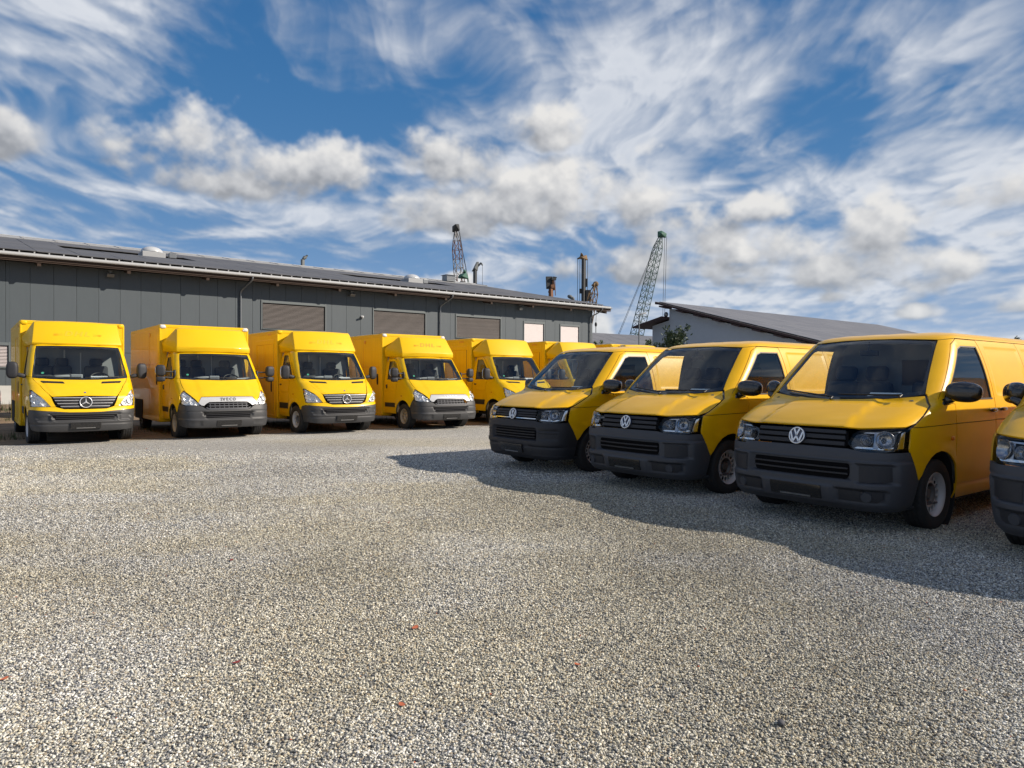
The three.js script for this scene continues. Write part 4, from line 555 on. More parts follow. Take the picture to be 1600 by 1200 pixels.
{
  const b = thing('hall', 'long dark grey hall with solar roof and closed shutters behind the trucks', 'building', [-24.86, 0, -35.03], YARD);
  const X0 = -15.1, X1 = 40.1, HW = 7.05, RB = -18.6, RH = 11.05, EZ = 1.02, EH = 7.34;
  const roofY = z => lerp(EH, RH, (EZ - z) / (EZ - RB));
  // openings: x0, x1, y0, y1, pale, slat count
  const wins = [[12.42, 16.48, 4.28, 5.97, 0, 21], [19.79, 23.85, 4.28, 5.97, 0, 21], [26.36, 30.44, 4.28, 5.95, 0, 21], [32.66, 34.76, 3.9, 5.78, 1, 23], [36.45, 38.57, 3.9, 5.74, 1, 23], [-4.0, .06, 1.78, 3.0, 2, 15], [-9.0, -5.0, 1.78, 3.0, 2, 15]];
  const wall = mk('wall', [bx(X1 - X0 - .02, HW - .3, .16, [(X0 + X1) / 2, (HW - .3) / 2 + .02, -.17]), bx(.2, HW - .3, 36.8, [X1 - .12, (HW - .3) / 2 + .02, -18.7]), bx(.2, HW - .3, 36.8, [X0 + .12, (HW - .3) / 2 + .02, -18.7]), bx(X1 - X0 - .02, HW - .3, .16, [(X0 + X1) / 2, (HW - .3) / 2 + .02, -37.1])], mats.void, b);
  const cut = (r, w) => { const [a, c, d, e] = r, [p, q, s, t] = w; if (p >= c || q <= a || s >= e || t <= d) return [r]; const o = []; if (p > a) o.push([a, p, d, e]); if (q < c) o.push([q, c, d, e]); const l = Math.max(a, p), m = Math.min(c, q); if (t < e) o.push([l, m, t, e]); if (s > d) o.push([l, m, d, s]); return o; };
  const rP = rngOf(11);
  for (const [ya, yb] of [[.9, 2.625], [2.64, HW]]) for (let i = 0; i < 56; i++) {
    const x0 = X0 + i - .0, x1 = Math.min(x0 + .991, X1); if (x1 - x0 < .05) continue; let rs = [[x0, x1, ya, yb]]; for (const w of wins) rs = rs.flatMap(r => cut(r, w));
    const g = rs.filter(r => r[1] - r[0] > .02 && r[3] - r[2] > .02).map(([a, c, d, e]) => bx(c - a, e - d, .08, [(a + c) / 2, (d + e) / 2, -.04 + (rP() - .5) * .004], undefined, .008, 1));
    const m = rP() < .5 ? mats.panel : mats.panelB; for (const q of g) mk('wall_panel', q, m, wall);
  }
  mk('plinth', bx(X1 - X0 - .04, .9, .12, [(X0 + X1) / 2, .45, -.04]), mats.plinth, b);
  mk('gable_wall', [bx(.08, HW - .9, 36.6, [X1 + .045, HW / 2 + .45, -18.5]), moved(new THREE.ExtrudeGeometry(new THREE.Shape([new THREE.Vector2(0, HW), new THREE.Vector2(18.5, 10.7), new THREE.Vector2(37, HW)]), { depth: .08, bevelEnabled: false }), [X1 + .005, 0, -.08], [0, Math.PI / 2, 0])], mats.panel, b);
  for (const [x0, x1, y0, y1, pale, n] of wins) {
    const w = new THREE.Group(); w.name = 'window'; b.add(w);
    mk('frame', [bx(.07, y1 - y0 + .1, .07, [x0 + .01, (y0 + y1) / 2, .012]), bx(.07, y1 - y0 + .1, .07, [x1 - .01, (y0 + y1) / 2, .012]), bx(x1 - x0 - .1, .14, .075, [(x0 + x1) / 2, y1 - .045, .012]), bx(x1 - x0 - .1, .05, .1, [(x0 + x1) / 2, y0 - .0, .022])], mats.frame, w);
    const h = (y1 - y0 - .16) / n, sg = bx(x1 - x0 - .17, pale === 1 ? h * 1.02 : h * .6, .006); for (let i = 0; i < n; i++) { const m = new THREE.Mesh(sg, pale ? mats.slatPale : mats.slat); m.name = 'slat'; m.castShadow = m.receiveShadow = true; m.position.set((x0 + x1) / 2, y0 + .05 + (i + .5) * h, -.02); m.rotation.x = pale === 1 ? -.22 : pale ? -.5 : -.72 + (rP() - .5) * .08; m.rotation.z = (rP() - .5) * .0025; w.add(m); }
  }
  // eaves: rafters, boarded soffit, fascia, gutter, pipes
  const L = X1 - X0 + 2.2, XM = (X0 + X1) / 2, pit = Math.atan2(RH - EH, EZ - RB), half = Math.hypot(EZ - RB, RH - EH);
  mk('soffit', bx(L, .04, 1.16, [XM, roofY(.48) - .36, .48], [pit, 0, 0]), mats.wood, b); mk('fascia', bx(L, .22, .04, [XM, EH - .2, EZ + .02]), mats.wood, b);
  for (let x = X0 + .5; x < X1 + 1; x += 3.95) mk('rafter', bx(.16, .2, 1.1, [x, roofY(.46) - .46, .46], [pit, 0, 0]), mats.wood, b);
  const gp = []; for (let i = 0; i <= 8; i++) { const a = Math.PI + i / 8 * Math.PI; gp.push([.08 * Math.cos(a), .088 * Math.sin(a) * 1.1]); } gp.push([.105, .008], [.105, -.004]); for (let i = 8; i >= 0; i--) { const a = Math.PI + i / 8 * Math.PI; gp.push([.073 * Math.cos(a), .081 * Math.sin(a) * 1.1 + .002]); }
  mk('gutter', [plate(gp, L, [X0 - 1.1, EH - .06, EZ + .14], [0, Math.PI / 2, 0]), bx(L, .11, .012, [XM, EH - .02, EZ + .06])], mats.gutter, b);
  for (const x of [-2.5, 11.18, 25.0, 39.75]) mk('downpipe', [tube([[x + .35, EH - .14, EZ + .14], [x + .34, EH - .3, EZ + .12], [x + .05, EH - .85, .16], [x, EH - 1.0, .1], [x, EH - 1.3, .09]], .05, 24, 10), cyl(.05, .05, EH - 1.5, [x, (EH - 1.3) / 2 + .1, .09], undefined, 12), ...[1.5, 3.5, 5.3].map(y => bx(.13, .03, .1, [x, y, .05]))], mats.pipe, b);
  // roof with ridge pieces
  const rs = [[EZ + .06, EH + .02], [RB, RH], [-38.2, EH], [-38.2, EH - .14], [RB, RH - .16], [EZ + .06, EH - .12]];
  const roof = mk('roof', plate(rs.map(p => [-p[0], p[1]]), L, [X0 - 1.1, 0, 0], [0, Math.PI / 2, 0]), mats.roofing, b);
  for (let i = 0; i < 29; i++) { const x = X0 - 1.1 + (i + .5) * L / 29; mk('ridge_cap', [bx(L / 29 - .03, .07, 2.1, [x, RH - .02, RB + 1.02], [pit, 0, 0]), bx(L / 29 - .03, .05, .6, [x, RH + .19, RB - .28], [-pit, 0, 0]), bx(.07, .11, 2.12, [x + L / 58 - .05, RH - .0, RB + 1.02], [pit, 0, 0])], mats.ridge, roof); }
  mk('verge', [bx(.08, .26, half, [X1 + 1.12, (EH + RH) / 2 - .08, (EZ + RB) / 2], [pit, 0, 0])], mats.pipe, roof);
  // solar panels, left out round the two roof lights
  const lights = [[8.2, -9], [27.9, -9]], rows = 9, cols = 30, pw = (L - .6) / cols, ph = (half - 2.2) / rows;
  const pg = bx(pw - .03, .04, ph - .035, undefined, undefined, .01, 1);
  const T = (x, d, up = 0) => [x, EH + Math.sin(pit) * d + Math.cos(pit) * up, EZ - Math.cos(pit) * d + Math.sin(pit) * up];
  for (let j = 0; j < rows; j++) for (let i = 0; i < cols; i++) {
    const x = X0 - .8 + (i + .5) * pw, d = .55 + (j + .5) * ph, P = T(x, d, .12 + rP() * .012); if (lights.some(([lx, lz]) => x > lx - 5.2 && x < lx + 2.6 && Math.abs(P[2] - lz) < (x > lx - 1.7 ? 2.5 : 1.2))) continue;
    const m = new THREE.Mesh(pg, rP() < .6 ? mats.pv : mats.pvB); m.name = 'solar_panel'; m.position.set(...P); m.rotation.x = pit + (rP() - .5) * .004; m.castShadow = m.receiveShadow = true; roof.add(m);
  }
  const ft = []; for (let x = X0 - .6; x < X1 + 1; x += .62) ft.push(bx(.06, .1, .08, T(x, .5, .05), [pit, 0, 0])); const feet = mk('panel_clamp', ft, mats.gutter, roof); feet.userData.kind = 'stuff';
  for (const [lx, lz] of lights) { const d = (EZ - lz) / Math.cos(pit), s = new THREE.Group(); s.name = 'roof_light'; roof.add(s); const P = T(lx, d, 0); mk('kerb', bx(1.4, .4, 1.4, [P[0], P[1] + .12, P[2]], undefined, .04), mats.ridge, s); const g = new THREE.SphereGeometry(1, 28, 12, 0, Math.PI * 2, 0, Math.PI / 2); g.applyMatrix4(mat4([P[0], P[1] + .345, P[2]], undefined, [.68, .4, .68])); mk('dome', g, mats.dome, s); mk('motor_box', bx(.45, .35, .4, [P[0] + 1.25, P[1] + .26, P[2]], undefined, .03), mats.pipe, s); }
  { const P = T(36.9, 18.6, 0); mk('roof_vent', [bx(1.0, .6, .9, [P[0], P[1] + .5, P[2]], undefined, .03), ...[0, 1, 2].map(i => bx(1.05, .04, .95, [P[0], P[1] + .4 + i * .14, P[2]])), bx(1.2, .04, 1.1, [P[0], P[1] + .82, P[2]])], mats.pipe, roof); }
  // lamps under the eaves and a camera on the wall: fixed to the hall
  for (const x of [4.4, 18.18, 32.14]) { const f = mk('floodlight', [bx(.34, .2, .14, [x, 6.72, .30], [.5, 0, 0], .02), bx(.05, .2, .05, [x, 6.85, .2]), bx(.2, .06, .24, [x, 6.95, .12])], mats.pipe, b); mk('lamp_glass', bx(.28, .15, .01, [x, 6.68, .375], [.5, 0, 0]), mats.lens, f); }
  mk('camera', [cyl(.06, .06, .26, [18.96, 5.33, .16], [1.2, 0, .5], 14), bx(.1, .1, .06, [18.96, 5.38, .03]), superball(.08, .08, .08, 2, 14, [19.0, 5.36, .1])], mats.white, b);
}
// ---------------------------------------------------------------- pale hall on the right and the low roof between
const roofPanels = (parent, w, len, cols, rows, y0, tilt, place) => { const pg = bx(w / cols - .05, .05, len / rows - .05, undefined, undefined, .01, 1), r = rngOf(31); for (let i = 0; i < cols; i++) for (let j = 0; j < rows; j++) { const m = new THREE.Mesh(pg, r() < .6 ? mats.pv2 : mats.pvB2); m.name = 'solar_panel'; m.castShadow = m.receiveShadow = true; m.position.set(...place((i + .5) * w / cols, (j + .5) * len / rows)); m.rotation.x = tilt; parent.add(m); } };
mats.pv2 = std(lin(.135, .138, .15), .6); mats.pvB2 = std(lin(.15, .153, .165), .62);
{
  const b = thing('hall', 'pale plastered hall with a single sloping solar roof beside the green crane', 'building', [14.3, 0, -71], YARD);
  const AP = 9.05, SL = .2685, ZE = 21, top = z => AP - SL * z, p = -Math.atan(SL), len = Math.hypot(ZE, ZE * SL);
  const sh = new THREE.Shape([[1.1, 0], [ZE - 1, 0], [ZE - 1, top(ZE - 1) - .42], [1.1, top(1.1) - .42]].map(q => new THREE.Vector2(-q[0], q[1])));
  mk('wall', moved(new THREE.ExtrudeGeometry(sh, { depth: 45.5, bevelEnabled: false }), [.8, 0, 0], [0, Math.PI / 2, 0]), mats.whiteWall, b);
  const roof = mk('roof', bx(47, .2, len, [23.5, AP - SL * ZE / 2 - .12, ZE / 2], [-p, 0, 0]), mats.roofing, b);
  roofPanels(roof, 46.4, len - .5, 20, 11, 0, -p, (i, d) => [.3 + i, AP - Math.sin(-p) * (d + .2) + .06, (d + .2) * Math.cos(p)]);
  mk('verge_board', bx(.05, .17, len, [-.03, AP - SL * ZE / 2 - .12, ZE / 2], [-p, 0, 0]), mats.redWood = std(lin(.045, .024, .024), .8), roof);
  for (let z = .9; z < ZE; z += 2.1) mk('purlin', bx(.95, .15, .9, [.42, top(z) - .36, z], [-p, 0, 0]), mats.redWood, roof);
  mk('ridge_board', bx(47, .26, .06, [23.5, AP - .12, -.05]), mats.redWood, roof);
  const lt = new THREE.Shape([[-1.15, 0], [1.08, 0], [1.08, 7.2], [-1.15, 6.72]].map(q => new THREE.Vector2(-q[0], q[1])));
  const s = mk('side_wing', moved(new THREE.ExtrudeGeometry(lt, { depth: 40, bevelEnabled: false }), [.9, 0, 0], [0, Math.PI / 2, 0]), mats.whiteWall, b);
  mk('side_roof', bx(42, .16, 3.9, [20.6, 7.02, -.8], [-.215, 0, 0]), mats.redWood, s);
  mk('roof_ball', superball(.22, .26, .22, 2, 14, [.6, 7.75, .85]), mats.pipe, s);
}
{
  const b = thing('hall', 'low distant hall of which only the grey solar roof shows beside the grey hall', 'building', [12.85, 0, -95], YARD);
  mk('wall', bx(60, 4.4, 19, [6, 2.2, 0]), mats.whiteWall, b);
  const p = Math.atan2(2.9, 10), l = Math.hypot(2.9, 10), roof = mk('roof', [bx(61, .2, l, [6, 5.85 - .12, 5], [p, 0, 0]), bx(61, .2, l, [6, 5.85 - .12, -5], [-p, 0, 0])], mats.roofing, b);
  roofPanels(roof, 60, l - .4, 24, 8, 0, p, (i, d) => [-23.9 + i, 7.3 - Math.sin(p) * (d + .2) + .06, (d + .2) * Math.cos(p)]);
}
// ---------------------------------------------------------------- cranes and drilling rigs of the yard behind
const at = (x, y, d) => [(x - 800) / FOCAL * d, EYE + (589.5 + .005 * (x - 800) - y) / FOCAL * d, -d];
function lattice(a, b, w0, w1, n, rc, rd) {
  const A = new THREE.Vector3(...a), B = new THREE.Vector3(...b), D = B.clone().sub(A).normalize(), U = new THREE.Vector3(.5, 0, 1).normalize(), P = U.clone().cross(D).normalize(), Q = D.clone().cross(P).normalize(), o = [];
  const c = (t, i) => { const w = lerp(w0, w1, t) / 2 * Math.min(1, .25 + Math.min(t, 1 - t) * 7), v = A.clone().lerp(B, t).addScaledVector(P, (i === 0 || i === 3 ? -1 : 1) * w).addScaledVector(Q, (i < 2 ? -1 : 1) * w); return [v.x, v.y, v.z]; };
  for (let k = 0; k < n; k++) { const t = k / n, u = (k + 1) / n; const seg = []; for (let i = 0; i < 4; i++) { seg.push(rod(c(t, i), c(u, i), rc, 5), rod(c(t, i), c(u, (i + 1) % 4), rd, 4)); if (k) seg.push(rod(c(t, i), c(t, (i + 1) % 4), rd, 4)); } o.push(seg); }
  return o;
}
const cm = { red: std(lin(.12, .06, .05), .7), white: std(lin(.20, .195, .19), .7), green: std(lin(.03, .10, .07), .7), paleGreen: std(lin(.065, .115, .10), .7), dark: std(lin(.03, .033, .035), .7), ochre: std(lin(.18, .115, .055), .8), rust: std(lin(.16, .075, .04), .9), grey: std(lin(.12, .13, .13), .7), cable: std(lin(.02, .02, .02), .8) };
function machine(parent, foot, col, s = 1) {
  const [x, , z] = foot;
  mk('crawler_track', [hull([[x - 2.2 * s, .35, z - 1.6], [x + 2.2 * s, .35, z - 1.6], [x - 1.8 * s, .9, z - 1.6], [x + 1.8 * s, .9, z - 1.6]], .33)], cm.dark, parent); mk('crawler_track', [hull([[x - 2.2 * s, .35, z + 1.6], [x + 2.2 * s, .35, z + 1.6], [x - 1.8 * s, .9, z + 1.6], [x + 1.8 * s, .9, z + 1.6]], .33)], cm.dark, parent);
  mk('engine_house', hull([[x - 3 * s, 1.5, z - 1.2], [x + 1.2 * s, 1.5, z - 1.2], [x - 3 * s, 1.5, z + 1.2], [x + 1.2 * s, 1.5, z + 1.2], [x - 2.9 * s, 2.9, z - 1.2], [x + .6 * s, 2.9, z - 1.2], [x - 2.9 * s, 2.9, z + 1.2], [x + .6 * s, 2.9, z + 1.2]], .12), col, parent);
}
const cable = (parent, a, b, r = .035) => mk('cable', rod(a, b, r, 5), cm.cable, parent);
{ // red and white lattice boom
  const D = 112, t = thing('lattice_crane', 'red and white lattice crane boom rising behind the grey hall roof', 'crane'), seg = lattice(at(728, 575, D), at(711, 362, D), 1.35, 1.1, 15, .07, .045);
  mk('boom', seg.filter((_, i) => Math.floor(i / 2) % 2 === 0).flat(), cm.red, t); mk('boom', seg.filter((_, i) => Math.floor(i / 2) % 2 === 1).flat(), cm.white, t);
  mk('boom_head', [hull([at(707, 362, D), at(716, 360, D), at(707, 355, D), at(715, 352, D), at(711, 352, D - .8), at(711, 362, D + .8)], .15)], cm.dark, t); cable(t, at(715, 358, D), at(738, 470, D)); cable(t, at(717, 362, D), at(735, 470, D)); machine(t, at(728, 590, D), cm.ochre);
}
{
  const D = 96, t = thing('drilling_rig', 'small green machine head in front of the red and white lattice boom', 'drilling rig');
  mk('mast', [hull([at(718, 590, D), at(726, 590, D), at(719, 440, D), at(726, 440, D), at(722, 440, D - .6), at(722, 590, D - .6)], .06)], cm.dark, t);
  mk('mast_head', [hull([at(716, 434, D), at(730, 435, D), at(718, 430, D), at(727, 427, D), at(722, 432, D - .9)], .12), hull([at(723, 426, D), at(727, 425, D), at(725, 422, D), at(725, 424, D - .4)], .08), rod(at(730, 434, D), at(731, 446, D), .06)], cm.green, t); machine(t, at(722, 590, D), cm.green, .8);
}
{
  const D = 98, t = thing('drilling_rig', 'dark grey mast with slanted head right of the red and white boom', 'drilling rig');
  mk('mast', [hull([at(739, 590, D), at(744, 590, D), at(739, 420, D), at(744, 420, D), at(741.5, 420, D - .5), at(741.5, 590, D - .5)], .05)], cm.dark, t);
  mk('mast_head', [hull([at(737, 424, D), at(745, 423, D), at(744, 410, D), at(747, 410, D), at(741, 419, D - .7)], .06), rod(at(744, 418, D), at(751, 411, D), .14), rod(at(751, 411, D), at(753, 415, D), .12)], cm.grey, t); cable(t, at(753, 414, D), at(753, 470, D), .025); machine(t, at(741, 590, D), cm.grey, .8);
}
{
  const D = 92, t = thing('drilling_rig', 'small grey crane tip above the ridge left of the centre', 'drilling rig');
  mk('mast', [hull([at(470, 580, D), at(475, 580, D), at(470, 406, D), at(475, 406, D), at(472, 406, D - .5), at(472, 580, D - .5)], .05)], cm.grey, t); mk('mast_head', [hull([at(470, 408, D), at(478, 404, D), at(474, 401, D), at(479, 400, D), at(474, 404, D - .5)], .06), rod(at(476, 404, D), at(480, 399, D), .12)], cm.grey, t); machine(t, at(472, 590, D), cm.grey, .8);
}
{
  const D = 100, t = thing('drilling_rig', 'rig top with black plate and rusty gear above the hall roof', 'drilling rig');
  mk('mast', [hull([at(857, 590, D), at(864, 590, D), at(857, 452, D), at(863, 452, D), at(860, 452, D - .5), at(860, 590, D - .5)], .06)], cm.rust, t); mk('gear', [bx(.5, .5, .7, at(861, 448, D), [0, .4, .2], .05), bx(.3, 1.4, .3, at(864, 446, D), [0, 0, .1], .04), cyl(.2, .2, .9, at(858, 456, D), [Math.PI / 2, 0, 0], 10), rod(at(866, 434, D), at(867, 462, D), .06)], cm.rust, t);
  mk('plate', [bx(.95, 1.75, .25, at(857.5, 442, D), [0, .3, .05], .03), bx(.7, .35, .4, at(864, 436, D), [0, .3, 0], .03), rod(at(863, 433, D), at(869, 434, D), .09)], cm.dark, t); machine(t, at(860, 590, D), cm.dark, .8);
}
{
  const D = 95, t = thing('drilling_rig', 'small orange brown boom tip at the end of the hall roof', 'drilling rig');
  mk('boom', [hull([at(896, 590, D), at(900, 590, D), at(892, 466, D), at(896, 466, D), at(895, 500, D - .5)], .08)], cm.rust, t); mk('boom_head', [superball(.38, .26, .3, 2.2, 14, at(890, 464, D), [0, 0, -.4]), superball(.26, .26, .3, 2.2, 14, at(894, 467, D))], cm.grey, t); machine(t, at(898, 590, D), cm.ochre, .7);
}
{
  const D = 104, t = thing('drilling_rig', 'tall black drilling mast with ochre head and hanging cables', 'drilling rig');
  mk('mast', [hull([at(908, 590, D), at(914, 590, D), at(908, 405, D), at(914, 405, D), at(911, 405, D - .55), at(911, 590, D - .55)], .05), bx(.4, 1.2, .4, at(915, 442, D), undefined, .04), bx(.5, .7, .4, at(907, 455, D), undefined, .04)], cm.dark, t);
  mk('mast_head', [hull([at(904, 404, D), at(916, 406, D), at(905, 402, D), at(915, 400, D), at(909, 403, D - .7)], .1), hull([at(906, 400, D), at(910, 401, D), at(907, 396, D), at(909, 398, D - .3)], .08), rod(at(905, 403, D), at(901, 405, D), .13)], cm.ochre, t);
  cable(t, at(901.5, 405, D), at(901.5, 520, D)); cable(t, at(905, 406, D), at(905, 520, D)); cable(t, at(917, 405, D), at(917, 520, D)); machine(t, at(911, 590, D), cm.dark); mk('drill_drive', bx(.8, 1.6, .7, at(918, 462, D), undefined, .06), cm.dark, t);
}
{
  const D = 90, t = thing('lattice_crane', 'ochre lattice crane tip with a hook hanging beside the hall corner', 'crane'), seg = lattice(at(905, 560, D), at(929, 446, D), 1.1, .8, 9, .06, .04);
  mk('boom', seg.flat(), cm.ochre, t); mk('boom_head', [superball(.36, .34, .3, 2.2, 14, at(930, 444, D)), hull([at(924, 446, D), at(930, 441, D), at(928, 449, D), at(927, 445, D - .5)], .08)], cm.ochre, t);
  cable(t, at(933, 446, D), at(930.5, 503, D), .025); cable(t, at(926, 450, D), at(923, 500, D), .025); mk('hook', [superball(.16, .3, .16, 2, 12, at(930.5, 507, D)), rod(at(930.5, 510, D), at(930.5, 520, D), .05)], cm.dark, t); machine(t, at(903, 590, D), cm.ochre, .8);
}
{
  const D = 118, t = thing('lattice_crane', 'tall pale green lattice crane between the two halls', 'crane'), seg = lattice(at(981, 580, D), at(1031, 368, D), 1.7, 1.15, 22, .065, .042);
  mk('boom', seg.flat(), cm.paleGreen, t); mk('boom_head', [hull([at(1027, 370, D), at(1038, 371, D), at(1027, 363, D), at(1039, 366, D), at(1032, 362, D), at(1032, 366, D - .8)], .12)], cm.green, t);
  for (const [a, b] of [[1037, 1033.5], [1040, 1036.5]]) cable(t, at(a, 370, D), at(b, 560, D), .035); cable(t, at(1024, 380, D), at(950, 560, D), .035); cable(t, at(1027, 376, D), at(958, 545, D), .03); machine(t, at(975, 590, D), cm.green, 1.1);
}
{
  const D = 62, t = thing('street_lamp', 'slim street lamp with white head in front of the green crane', 'street lamp'), f = at(998, 590, D);
  mk('pole', [cyl(.05, .085, 6.9, [f[0], 3.45, f[2]], undefined, 12), rod([f[0], 6.85, f[2]], [f[0] + .2, 7.0, f[2]], .04)], mats.pipe, t); mk('lamp_head', superball(.33, .075, .14, 2.4, 18, [f[0] + .3, 7.05, f[2]], [0, 0, .12]), mats.white, t);
}
// ---------------------------------------------------------------- bush and tree tops
const leafM = [std(lin(.035, .06, .018), .6, 0, { side: THREE.DoubleSide }), std(lin(.065, .10, .03), .6, 0, { side: THREE.DoubleSide })], barkM = std(lin(.07, .05, .035), .95);
function foliage(name, label, cat, x, z, h, r, limbs, leaves, size, m, seed, thin = .5) {
  const R = rngOf(seed), t = thing(name, label, cat, [x, 0, z]), wood = [], tips = [];
  const trunkTop = h * .62; wood.push(rod([0, 0, 0], [.04, trunkTop, .02], .07 * h / 3, 8, .045 * h / 3));
  for (let i = 0; i < limbs; i++) { const a = i / limbs * 6.28 + R() * .6, el = .15 + R() * 1.15, l = r * (.65 + R() * .6), b = [0, trunkTop * (.8 + R() * .2), 0]; let p = b; for (let s = 1; s <= 4; s++) { const q = [b[0] + Math.cos(a + R() * .3) * Math.cos(el) * l * s / 4, b[1] + Math.sin(el) * l * 1.15 * s / 4 + (R() - .5) * .08, b[2] + Math.sin(a + R() * .3) * Math.cos(el) * l * s / 4]; wood.push(rod(p, q, .028 * (5 - s) / 4, 5, .028 * (4.2 - s) / 4)); p = q; tips.push([p, s]); } }
  mk(name === 'tree' ? 'trunk' : 'branches', wood, barkM, t);
  const pos = []; for (let i = 0; i < leaves; i++) { const [c, s] = tips[Math.floor(R() * tips.length)], sp = r * .24 * (1.4 - s * .22), g = () => (R() + R() + R() - 1.5) * 1.2 * sp, C = new THREE.Vector3(c[0] + g(), c[1] + g(), c[2] + g()), q = new THREE.Quaternion().setFromEuler(new THREE.Euler(R() * 6, R() * 6, R() * 6)), k = size * (.6 + R() * .8); const v = [[0, k, 0], [k * .45, 0, .1 * k], [0, -k, 0], [-k * .45, 0, .1 * k]].map(w => new THREE.Vector3(...w).applyQuaternion(q).add(C)); for (const j of [0, 1, 2, 0, 2, 3]) pos.push(v[j].x, v[j].y, v[j].z); }
  const g = new THREE.BufferGeometry(); g.setAttribute('position', new THREE.Float32BufferAttribute(pos, 3)); g.computeVertexNormals(); const cr = mk('crown', g, m, t); cr.userData.kind = 'stuff'; return t;
}
{ const p = at(1052, 545, 46); foliage('bush', 'dark leafy bush with bare twigs in front of the pale hall', 'bush', p[0], p[2], 5.0, 1.55, 20, 3600, .10, leafM[0], 3); }
{ const p = at(934, 545, 52); foliage('bush', 'light green shrub at the right corner of the grey hall', 'bush', p[0], p[2], 4.9, .95, 14, 2600, .08, leafM[1], 4); }
{ const p = at(1479, 545, 85); foliage('tree', 'tree top just showing above the roof of the large van', 'tree', p[0], p[2], 6.0, 1.8, 14, 2600, .13, leafM[0], 6); }
{ const p = at(1582, 545, 80); foliage('tree', 'tree top showing at the right edge above the vans', 'tree', p[0], p[2], 6.3, 1.9, 14, 2600, .13, leafM[0], 7); }
// ---------------------------------------------------------------- two parked cars, tail towards us
const carSkin = new Skin([[.22, .52, .76, .06, .2], [.32, .64, .85, .1, .24], [.5, .70, .885, .12, .25], [.7, .69, .89, .12, .25], [.9, .64, .885, .13, .22], [.98, .58, .87, .14, .2], [1.15, .44, .82, .14, .18], [1.34, .27, .70, .14, .16], [1.41, .16, .62, .14, .15], [1.45, -.1, .5, .14, .14], [1.47, -.6, .3, .12, .1], [1.475, -1, .01, .05, .05]], { zC: -.6, wid: .88, pow: 2.4, tap: .1, tapZ: -.6, tapL: 1.3 });
function makeCar(paint, label, pos, turn) {
  const k = carSkin, F = (x, y) => k.F(x, y), S = (z, y) => k.S(z, y), t = thing('parked_car', label, 'car', pos, turn), both = (p, o) => [k.patch(p, o), k.patch(mir(p), o)], A = (a, z) => S(z + .36 * Math.cos(a * Math.PI / 180), .32 + .36 * Math.sin(a * Math.PI / 180));
  mk('bumper', k.patch(sym([F(0, .25), F(.6, .25), S(.3, .26), S(.3, .58), F(.6, .60), F(0, .60)]), { cell: .06 }), paint, t); mk('tailgate', k.patch(sym([F(0, .61), F(.62, .61), F(.6, .96), F(0, .98)]), { cell: .06 }), paint, t);
  for (const s of [1, -1]) { const p = [F(.63, .66), S(.42, .66), S(.38, .94), F(.61, .94)]; mk('tail_light', k.patch(s > 0 ? p : mir(p), { off: .004, skirt: .02 }), mats.tail ??= phys(lin(.26, .01, .008), .2, 0, { clearcoat: 1 }), t); }
  mk('body', both([S(.29, .27), S(.0, .25), ...[20, 45, 70, 90, 110, 135, 160].map(a => A(a, -.45)), S(-2.6, .25), ...[20, 45, 70, 90, 110, 135, 160].map(a => A(a, -3.1)), S(-3.9, .3), S(-3.9, .85), S(-2.9, .95), S(.30, .98), S(.40, .95), S(.44, .66)], { cell: .1 }), paint, t);
  mk('rear_window', k.patch(rnd(sym([F(0, 1.0), F(.62, 1.0), F(.52, 1.36), F(0, 1.38)]), .03), { off: -.005, skirt: .01 }), mats.gloss, t);
  mk('side_window', both([S(.1, 1.0), S(-2.7, .97), S(-2.0, 1.38), S(-.2, 1.4)], { off: -.004, skirt: .01 }), mats.gloss, t);
  mk('roof', [...both([F(.64, 1.0), F(.54, 1.37), S(-.1, 1.41), S(.12, 1.0)], { cell: .08 }), ...both([[0, k.sOf(1.385)], F(.53, 1.37), S(-.2, 1.405), S(-2.2, 1.395), [2.3, k.sEnd - .01], [0, k.sEnd - .01]], { cell: .1 })], paint, t);
  mk('bonnet', hull([[.78, .85, -2.9], [-.78, .85, -2.9], [.72, .7, -3.95], [-.72, .7, -3.95], [.75, .35, -3.9], [-.75, .35, -3.9], [.6, 1.38, -2.0], [-.6, 1.38, -2.0]], .03), paint, t);
  mk('plate_holder', k.patch(sym([F(0, .68), F(.26, .68), F(.26, .79), F(0, .79)]), { off: .008, skirt: .01 }), mats.paper, t); mk('underbody', bx(1.4, .2, 3.6, [0, .34, -1.8], undefined, .03), mats.dark, t);
  for (const s of [1, -1]) for (const z of [-.45, -3.1]) wheelOf(t, WHEEL.car, s * .76, z, s); return t;
}
makeCar(phys(lin(.55, .56, .57), .3, .4, { clearcoat: 1 }), 'silver estate car with red tail lights parked behind the first two trucks', [-15.0, 0, -24.2], 40 * Math.PI / 180);
makeCar(phys(lin(.03, .006, .008), .3, .2, { clearcoat: 1 }), 'dark red car cut off by the left edge beside the first truck', [-15.98, 0, -20.7], 40 * Math.PI / 180);
